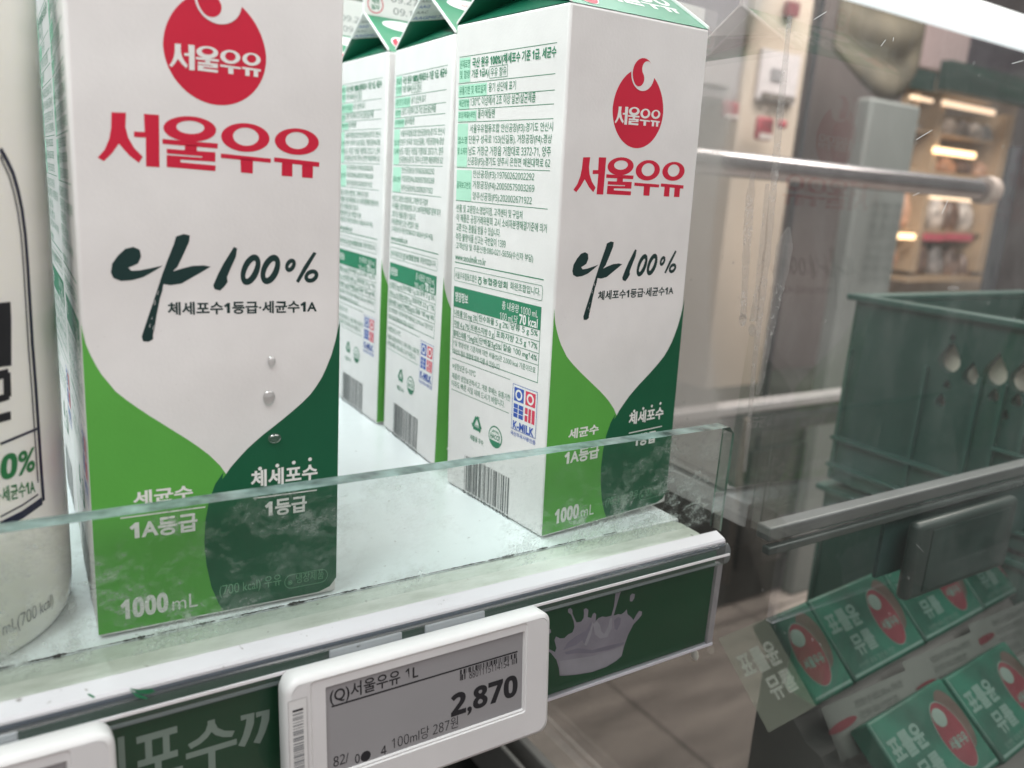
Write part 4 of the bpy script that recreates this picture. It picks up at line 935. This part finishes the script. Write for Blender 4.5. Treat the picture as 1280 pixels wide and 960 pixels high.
    put(mb, S(2), '일반팩', c[0]-.0022, c[0]+.0022, c[1]-.0015, c[1]-.0002, ink_side, .01)
    ln(A6, '재활용 우수', (716,792), (786,828), 34, .01)
    c = A6((850, 795)); R_ = .0048
    poly(mb, S(1), ell(c[0], c[1], R_, R_*.98, 32), ink_side); poly(mb, S(2), ell(c[0], c[1], R_*.88, R_*.86, 32), ink_white)
    put(mb, S(3), 'HACCP', c[0]-R_*.72, c[0]+R_*.72, c[1]-R_*.22, c[1]+R_*.22, ink_side, .03); put(mb, S(3), '식품안전관리', c[0]-R_*.55, c[0]+R_*.55, c[1]+R_*.36, c[1]+R_*.60, ink_side)
    ring(mb, S(3), ell(c[0], c[1]-R_*.1, R_*.7, R_*.6, 24), ell(c[0], c[1]-R_*.02, R_*.68, R_*.58, 24), ink_side); poly(mb, S(3), [(c[0]+R_*.88*math.cos(math.radians(t)), c[1]+R_*.86*math.sin(math.radians(t))) for t in range(205, 336, 10)], ink_side)
    a = A6((690, 838)); b = sB(638, 598)
    barcode(mb, S(2), a[0], b[0], a[1]-.0205, a[1]-.0045, ink_bar, 30, 21); put(mb, S(2), '8 801115 114154', a[0]-.001, b[0], a[1]-.0238, a[1]-.0209, ink_bar, .01)

def make_carton():
    root = empty('milk_carton')
    mb = MB(); mb.box((0, 0, 0.0006), (CW, CD, CH), board, .0011)
    front_art(mb); side_art(mb); mb.build('body', root)
    RZ = .0212; zr = CH + RZ; ym = CD/2
    mb = MB(); e = .0009
    fl, fr, bl, br = (e*.3, e*.3, CH), (CW-e*.3, e*.3, CH), (e*.3, CD-e*.3, CH), (CW-e*.3, CD-e*.3, CH)
    rl_, rr_ = (.0, ym-.0012, zr), (CW, ym-.0012, zr); bl_, br_ = (.0, ym+.0012, zr), (CW, ym+.0012, zr)
    mb.face([fl, fr, rr_, rl_], roof_green); mb.face([bl, bl_, br_, br], roof_green)
    for sx, f, b, rf, rb in ((1, fl, bl, rl_, bl_), (-1, fr, br, rr_, br_)):
        ap = (f[0]+sx*.021, ym, CH+.0135)
        pb = tuple(b[i]+(rb[i]-b[i])*.52 for i in range(3)); pf = tuple(f[i]+(rf[i]-f[i])*.52 for i in range(3)); at_ = tuple((ap[i]*.5+(rf[i]+rb[i])*.25) for i in range(3))
        mb.face([f, b, ap], roof_dark); mb.face([f, ap, pf], roof_dark); mb.face([pf, ap, at_, rf], bedge); mb.face([b, pb, ap], roof_dark); mb.face([pb, rb, at_, ap], bedge); mb.face([rf, at_, rb], bedge)
        if sx == 1:
            U = Vector(ap)-Vector(pb); Vv = Vector(rb)-Vector(pb); Nn = U.cross(Vv).normalized()
            if Nn.x > 0: Nn = -Nn
            for k in range(4):
                q0 = Vector(pb)+Vv*(.06+.2*k)+U*(.04); put(mb, lambda a, c, q0=q0: tuple(q0+U.normalized()*a+Vv.normalized()*c+Nn*.00015), 'AAGM67', 0, .0135-.0015*k, 0, .0021, ink_blue if k % 2 == 0 else ink_grey)
    # cut edges of the board: thin pale strips up the two slopes of each end
    for x in (0.0, CW-.0008):
        for (y0, y1) in ((0.0002, ym-.0012), (CD-.0002, ym+.0012)):
            d = .0010
            mb.mesh([(x, y0, CH), (x+.0008, y0, CH), (x+.0008, y1, zr), (x, y1, zr), (x, y0, CH+d), (x+.0008, y0, CH+d), (x+.0008, y1, zr+d), (x, y1, zr+d)], [(0,1,2,3),(4,5,6,7),(0,1,5,4),(1,2,6,5),(2,3,7,6),(3,0,4,7)], bedge)
    # print on the front slope
    sl = math.hypot(ym-.0012, RZ)
    def rmap(k): return lambda u, t: (u, e*.3+(ym-.0015)*t/sl - k*.00006*.5, CH+RZ*t/sl + k*.00006*.85)
    def wmap(x0, x1, y0, y1):
        return lambda x, y: (x0+(x1-x0)*(x-355)/806, y1-(y1-y0)*(y-408-.085*(x-355))/170.0)
    cw = wmap(.020, .0635, .0105, .0225); word(mb, rmap(2), cw, ink_white)
    poly(mb, rmap(2), ell(.0115, .0095, .0060, .0078, 30), ink_white); poly(mb, rmap(3), ell(.0115, .0090, .0054, .0070, 30), ink_red); poly(mb, rmap(4), ell(.0118, .0135, .0022, .0022, 20), ink_white)
    poly(mb, rmap(2), ell(.020, .0315, .0125, .0062, 32), ink_white)
    put(mb, rmap(3), '더 진하고 고소한', .0115, .0285, .0295, .0325, ink_red, .01)
    mb.build('gable_top', root)
    mb = MB(); mb.box((.0, ym-.0012, zr), (CW, ym+.0012, zr+.021), board, .0003)
    fmap = lambda u, v: (u, ym-.0012-.00012, v)
    put(mb, fmap, '09.27.', .0150, .0320, zr+.0085, zr+.0118, ink_grey); put(mb, fmap, '09.16', .0165, .0320, zr+.0025, zr+.0058, ink_grey)
    ring(mb, fmap, ell(.0062, zr+.0058, .0045, .0045, 30), ell(.0062, zr+.0058, .0040, .0040, 30), ink_kred)
    put(mb, fmap, '제조', .0040, .0086, zr+.0062, zr+.0086, ink_side, .02); put(mb, fmap, '일자', .0040, .0086, zr+.0032, zr+.0056, ink_side, .02)
    mb.build('top_fin', root)
    return root
carton = make_carton()
GRP = 'milk cartons on the shelf'
cl = [(POSE_A, 'milk carton at the front left with water drops below the black brush lettering'), (POSE_B, 'whole milk carton at the front right with its printed side turned to view'),
      (pose(-.0010, .0887, -.0684), 'milk carton directly behind the front right one'), (pose(.0021, .1635, -.03), 'milk carton third from the front in the right row'),
      (pose(.004, .2400, -.02), 'milk carton at the far back of the right row, mostly hidden'), (pose(-.1535, .0760, -.02), 'milk carton hidden behind the front left carton and bottle')]
for i, (M, lab) in enumerate(cl):
    o = carton if i == 0 else copy_tree(carton)
    o.matrix_world = M; tag(o, lab, 'milk carton', GRP)

# ==================================================================
#  BOTTLE
# ==================================================================
BC, BR = (-.2022, .0300), .0420
m, nt, N, Lk = new_mat('milky_plastic'); out = N.new('ShaderNodeOutputMaterial'); b = N.new('ShaderNodeBsdfPrincipled'); Lk.new(b.outputs[0], out.inputs[0])
b.inputs['Base Color'].default_value = (.90, .89, .83, 1); b.inputs['Roughness'].default_value = .13; b.inputs['Subsurface Weight'].default_value = .25; b.inputs['Subsurface Radius'].default_value = (.006, .006, .004); b.inputs['Subsurface Scale'].default_value = 1.0
milky = m
bot = empty('milk_bottle', (BC[0], BC[1], 0))
prof = [(0, .0015), (.034, .0012), (.0382, .0000), (.0398, .0008), (.0408, .0022), (.0415, .0045), (.0419, .0080), (.0420, .013), (.0420, .037), (.0420, .178), (.0412, .186), (.0390, .196), (.0345, .207), (.0270, .218), (.0205, .226), (.0180, .231), (.0178, .240)]
mb = MB(); mb.lathe(prof, (0, 0, 0), milky, 96)
def bt(px, py):
    o, d = ray(px, py); ox, oy = o[0]-BC[0], o[1]-BC[1]; a = d[0]**2+d[1]**2; bq = ox*d[0]+oy*d[1]; c = ox**2+oy**2-BR**2; D = max(0, bq*bq-a*c); t = (-bq-math.sqrt(D))/a
    p = o+d*t; return math.atan2(p[1]-BC[1], p[0]-BC[0]), p[2]
def bmapk(k): return lambda a, z: ((BR+.00008*k)*math.cos(a), (BR+.00008*k)*math.sin(a), z)
def bstroke(pts, w, m, k=2, close=False):
    P = [bt(*p) for p in pts]; n = len(P); L_, R_ = [], []
    for i in range(n):
        a, c = P[max(0, i-1)], P[min(n-1, i+1)]; dx, dy = (c[0]-a[0])*BR, c[1]-a[1]; l = math.hypot(dx, dy) or 1
        nx, ny = -dy/l*w/2, dx/l*w/2; L_.append((P[i][0]+nx/BR, P[i][1]+ny)); R_.append((P[i][0]-nx/BR, P[i][1]-ny))
    f = bmapk(k); mb.mesh([f(*p) for p in L_+R_], [(i, i+1, n+i+1, n+i) for i in range(n-1)], m)
navy = mat('navy_ink', (.012, .016, .045), .35, var=.02); bgreen = mat('bottle_green_ink', (.02, .19, .06), .4, var=.03)
oc = [(0,186),(8,200),(16,217),(22,238),(27,262),(31,292),(34,330),(37,380),(40,430),(44,480),(48,540),(52,600),(54,626),(30,640),(0,655)]
def dense(p, n=4): return [(p[i][0]+(p[i+1][0]-p[i][0])*k/n, p[i][1]+(p[i+1][1]-p[i][1])*k/n) for i in range(len(p)-1) for k in range(n)] + [p[-1]]
bstroke(dense(oc[:13]), .0012, navy); bstroke(dense([(52,626),(28,643),(0,657)]), .0022, navy)
bstroke(dense([(x-5 if x > 4 else x, y+(9 if i == 0 else 3)) for i, (x, y) in enumerate(oc[:12])]), .00045, navy); bstroke(dense([(47,618),(28,631),(0,646)]), .00045, navy)
bstroke(dense([(48,535),(24,545),(0,555)]), .0007, navy)
bstroke([(4,378),(5,400),(5,430),(5,458)], .0042, ink_black); bstroke([(5,419),(11,417)], .0016, ink_black)
bstroke(dense([(-6,470),(10,466)]), .0022, ink_black); bstroke([(8,466),(9,496)], .0022, ink_black); bstroke(dense([(-6,500),(11,495)]), .0018, ink_black); bstroke(dense([(-6,524),(13,519)]), .0022, ink_black)
def btext(t, l, r, h, m, bold=.0, k=2, shear=0.0):
    p, q = bt(*l), bt(*r); put(mb, bmapk(k), t, p[0], q[0], p[1]-h/2, p[1]+h/2, m, bold, shear=shear, dy=(q[1]-p[1]))
btext('0%', (-2, 586), (42, 573), .0068, bgreen, .022, shear=.08); btext('·세균수1A', (-1, 619), (43, 607), .0043, bgreen, .015)
def btext_low(t, l, r, h, m):
    p, q = bt(*l), bt(*r)
    rad = lambda z: BR if z > .037 else np.interp(z, [a[1] for a in prof[2:9]], [a[0] for a in prof[2:9]])
    put(mb, lambda a, z: ((rad(z)+.0002)*math.cos(a), (rad(z)+.0002)*math.sin(a), z), t, p[0], q[0], p[1]-h/2, p[1]+h/2, m, dy=(q[1]-p[1]))
btext_low('1000 mL(700 kcal)', (-40, 806), (66, 750), .0050, ink_grey)
mb.build('body', bot)
mb = MB(); mb.lathe([(.0200, .2405), (.0205, .242), (.0205, .258), (.0195, .260), (0, .260)], (0, 0, 0), mat('bottle_cap', (.75, .75, .72), .4), 48); mb.build('cap', bot)
tag(bot, 'white milk bottle with a navy framed label at the left edge', 'milk bottle')

# ==================================================================
#  GLASS END PANEL with drips and scratches
# ==================================================================
PX = .0885
pane_m = glass_sheet('end_panel', (.94, .955, .945), gloss=.028, haze=.030, frost=.17, frost_col=(.55, .54, .53), fscale=9, lo=.46, hi=.74, spots=.22, stretch=(1, 2.2, .6))
drip_m = glass_sheet('dried_drip', (.86, .85, .84), gloss=.02, haze=.20, frost=.55, frost_col=(.66, .63, .62), fscale=300, lo=.5, hi=.66, stretch=(1, 1, 1))
scr_m = mat('scratch', (.75, .74, .74), .5)
mb = MB(); mb.face([(PX, -.42, -.55), (PX, .42, -.55), (PX, .42, .55), (PX, -.42, .55)], pane_m)
mb.face([(PX+.005, -.42, -.55), (PX+.005, .42, -.55), (PX+.005, .42, .55), (PX+.005, -.42, .55)], gfront)
for (y, z, y2, z2_) in ((-.42, -.55, -.42, .55), (.42, -.55, .42, .55), (-.42, .55, .42, .55), (-.42, -.55, .42, -.55)):
    mb.face([(PX, y, z), (PX+.005, y, z), (PX+.005, y2, z2_), (PX, y2, z2_)], gedge2)
def pp(px, py): p = on_x(px, py, PX); return (PX-.0003, p[1], p[2])
rg = random.Random(12)
def drip(path, w):
    L_, R_ = [], []
    for i in range(len(path)-1):
        for k in range(6):
            t = k/6; x = path[i][0]*(1-t)+path[i+1][0]*t; y = path[i][1]*(1-t)+path[i+1][1]*t; ww = (w[i]*(1-t)+w[i+1]*t)*rg.uniform(.85, 1.15)
            L_.append(pp(x-ww/2, y)); R_.append(pp(x+ww/2, y))
    n = len(L_); mb.mesh(L_+R_, [(i, i+1, n+i+1, n+i) for i in range(n-1)], drip_m)
drip([(988,20),(982,80),(974,160),(968,230),(960,310),(952,380),(944,450),(936,540),(930,600)], [6,8,10,9,10,9,7,6,4])
drip([(942,215),(938,250),(934,310),(931,370),(929,405)], [4,12,10,8,9])
drip([(986,284),(981,310),(972,370),(962,420),(955,460),(946,500)], [5,24,12,9,8,5])
drip([(960,230),(955,300),(948,360),(941,410)], [5,9,7,10])
for c, r in (((929,400),(5,8)), ((941,413),(5,8)), ((1032,402),(2,2)), ((1192,360),(8,3))):
    mb.face([pp(c[0]+r[0]*math.cos(t*.52), c[1]+r[1]*math.sin(t*.52)) for t in range(12)], drip_m)
for (x0, y0, x1, y1) in ((1018,25,1034,15), (1146,175,1166,163), (1102,58,1108,50), (1117,52,1118,47), (1178,268,1186,250), (1142,245,1150,241), (1266,80,1280,76), (1146,680,1155,690)):
    a, b = pp(x0, y0), pp(x1, y1); w = .00014
    mb.face([(a[0], a[1], a[2]), (b[0], b[1], b[2]), (b[0], b[1]+w, b[2]+w), (a[0], a[1]+w, a[2]+w)], scr_m)
tag(mb.build('glass_partition'), 'clear upright glass end panel with dried drips and scratches', 'glass')

# small things ---------------------------------------------------------------------
mb = MB(); c = pp(869, 818); pts = [(c[0], c[1]+.0028*math.cos(t*.7854)*rg.uniform(.6, 1), c[2]+.0028*math.sin(t*.7854)*rg.uniform(.7, 1.1)) for t in range(8)]
mb.mesh(pts + [(c[0]-.0008, c[1], c[2])], [(i, (i+1) % 8, 8) for i in range(8)], mat('paint_chip', (.78, .80, .74), .6), True); mb.face(pts, mat('paint_chip', (.78, .80, .74), .6))
tag(mb.build('paint_chip'), 'white paint chip stuck on the glass below the rail end', 'paint chip')
mb = MB(); scrap = mat('green_film', (.02, .20, .09), .3, var=.3, scale=300); y0 = -.0316
for pl in ([(560,138),(600,146),(655,140),(670,152),(640,162),(602,160)], [(558,142),(580,158),(640,180),(632,184),(590,176)], [(376,164),(388,162),(412,176),(402,180)]):
    q = [on_y(a/3.459, 820+b/3.459, y0-.0028) for a, b in pl]; mb.mesh([tuple(p) for p in q] + [(p[0], p[1]-.0003, p[2]) for p in q], [tuple(range(len(q))), tuple(range(len(q), 2*len(q)))], scrap)
tag(mb.build('film_scrap'), 'torn scrap of green film stuck on the rail left of the price tag', 'scrap')
# water drops on the front left carton
wd = glass_sheet('water', (.97, .97, .97), gloss=.35, haze=.0, frost_col=(.9, .9, .9))
for (px, py, rx, rz, lab) in ((339, 451, .0013, .0017, 'small water drop on the white front of the left carton, topmost of three'), (336, 496, .0019, .0025, 'largest water drop on the white front of the left carton'), (343, 547, .0021, .0016, 'water drop on the dark green wave of the left carton')):
    u, v = fA(px, py); mb = MB(); n, k = 16, 6; pts = []
    for i in range(k):
        a = math.pi/2*i/(k-1)
        for j in range(n):
            t = 2*math.pi*j/n; pts.append((rx*math.cos(a)*math.cos(t), -.0009*math.sin(a), rz*math.cos(a)*math.sin(t)*(1.15 if math.sin(t) < 0 else .9)))
    mb.mesh(pts, [(i*n+j, i*n+(j+1) % n, (i+1)*n+(j+1) % n, (i+1)*n+j) for i in range(k-1) for j in range(n)], wd, True)
    o = mb.build('water_drop'); o.matrix_world = POSE_A @ Matrix.Translation((u, -.0003, v)); tag(o, lab, 'water drop', 'water drops on the left carton')

# under the shelf: dark bin below, steel edge, green pack -------------------------------
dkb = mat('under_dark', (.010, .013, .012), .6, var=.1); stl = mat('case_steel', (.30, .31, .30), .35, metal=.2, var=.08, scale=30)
cb = empty('lower_bin', (0, .1, -.2))
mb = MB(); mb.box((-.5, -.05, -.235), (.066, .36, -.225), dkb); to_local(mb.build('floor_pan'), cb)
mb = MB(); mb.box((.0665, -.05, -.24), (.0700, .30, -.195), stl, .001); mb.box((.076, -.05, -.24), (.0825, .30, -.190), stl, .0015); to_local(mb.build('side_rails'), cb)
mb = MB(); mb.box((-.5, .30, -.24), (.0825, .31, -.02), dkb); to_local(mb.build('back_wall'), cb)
tag(cb, 'dark lower bin with steel side rails under the shelf', 'bin')
mb = MB(); lg = mat('bright_pack_green', (.012, .20, .095), .35, var=.06)
mb.box((-.062, .008, -.150), (-.0365, .030, -.0985), lg, .002); mb.box((-.0535, .0074, -.148), (-.0405, .0079, -.1000), pk_w)
tag(mb.build('bright_pack'), 'bright green carton peeking out below the middle price tag', 'carton')

bpy.data.objects.remove(_to); bpy.data.scenes.remove(_ts); bpy.data.curves.remove(_tc)
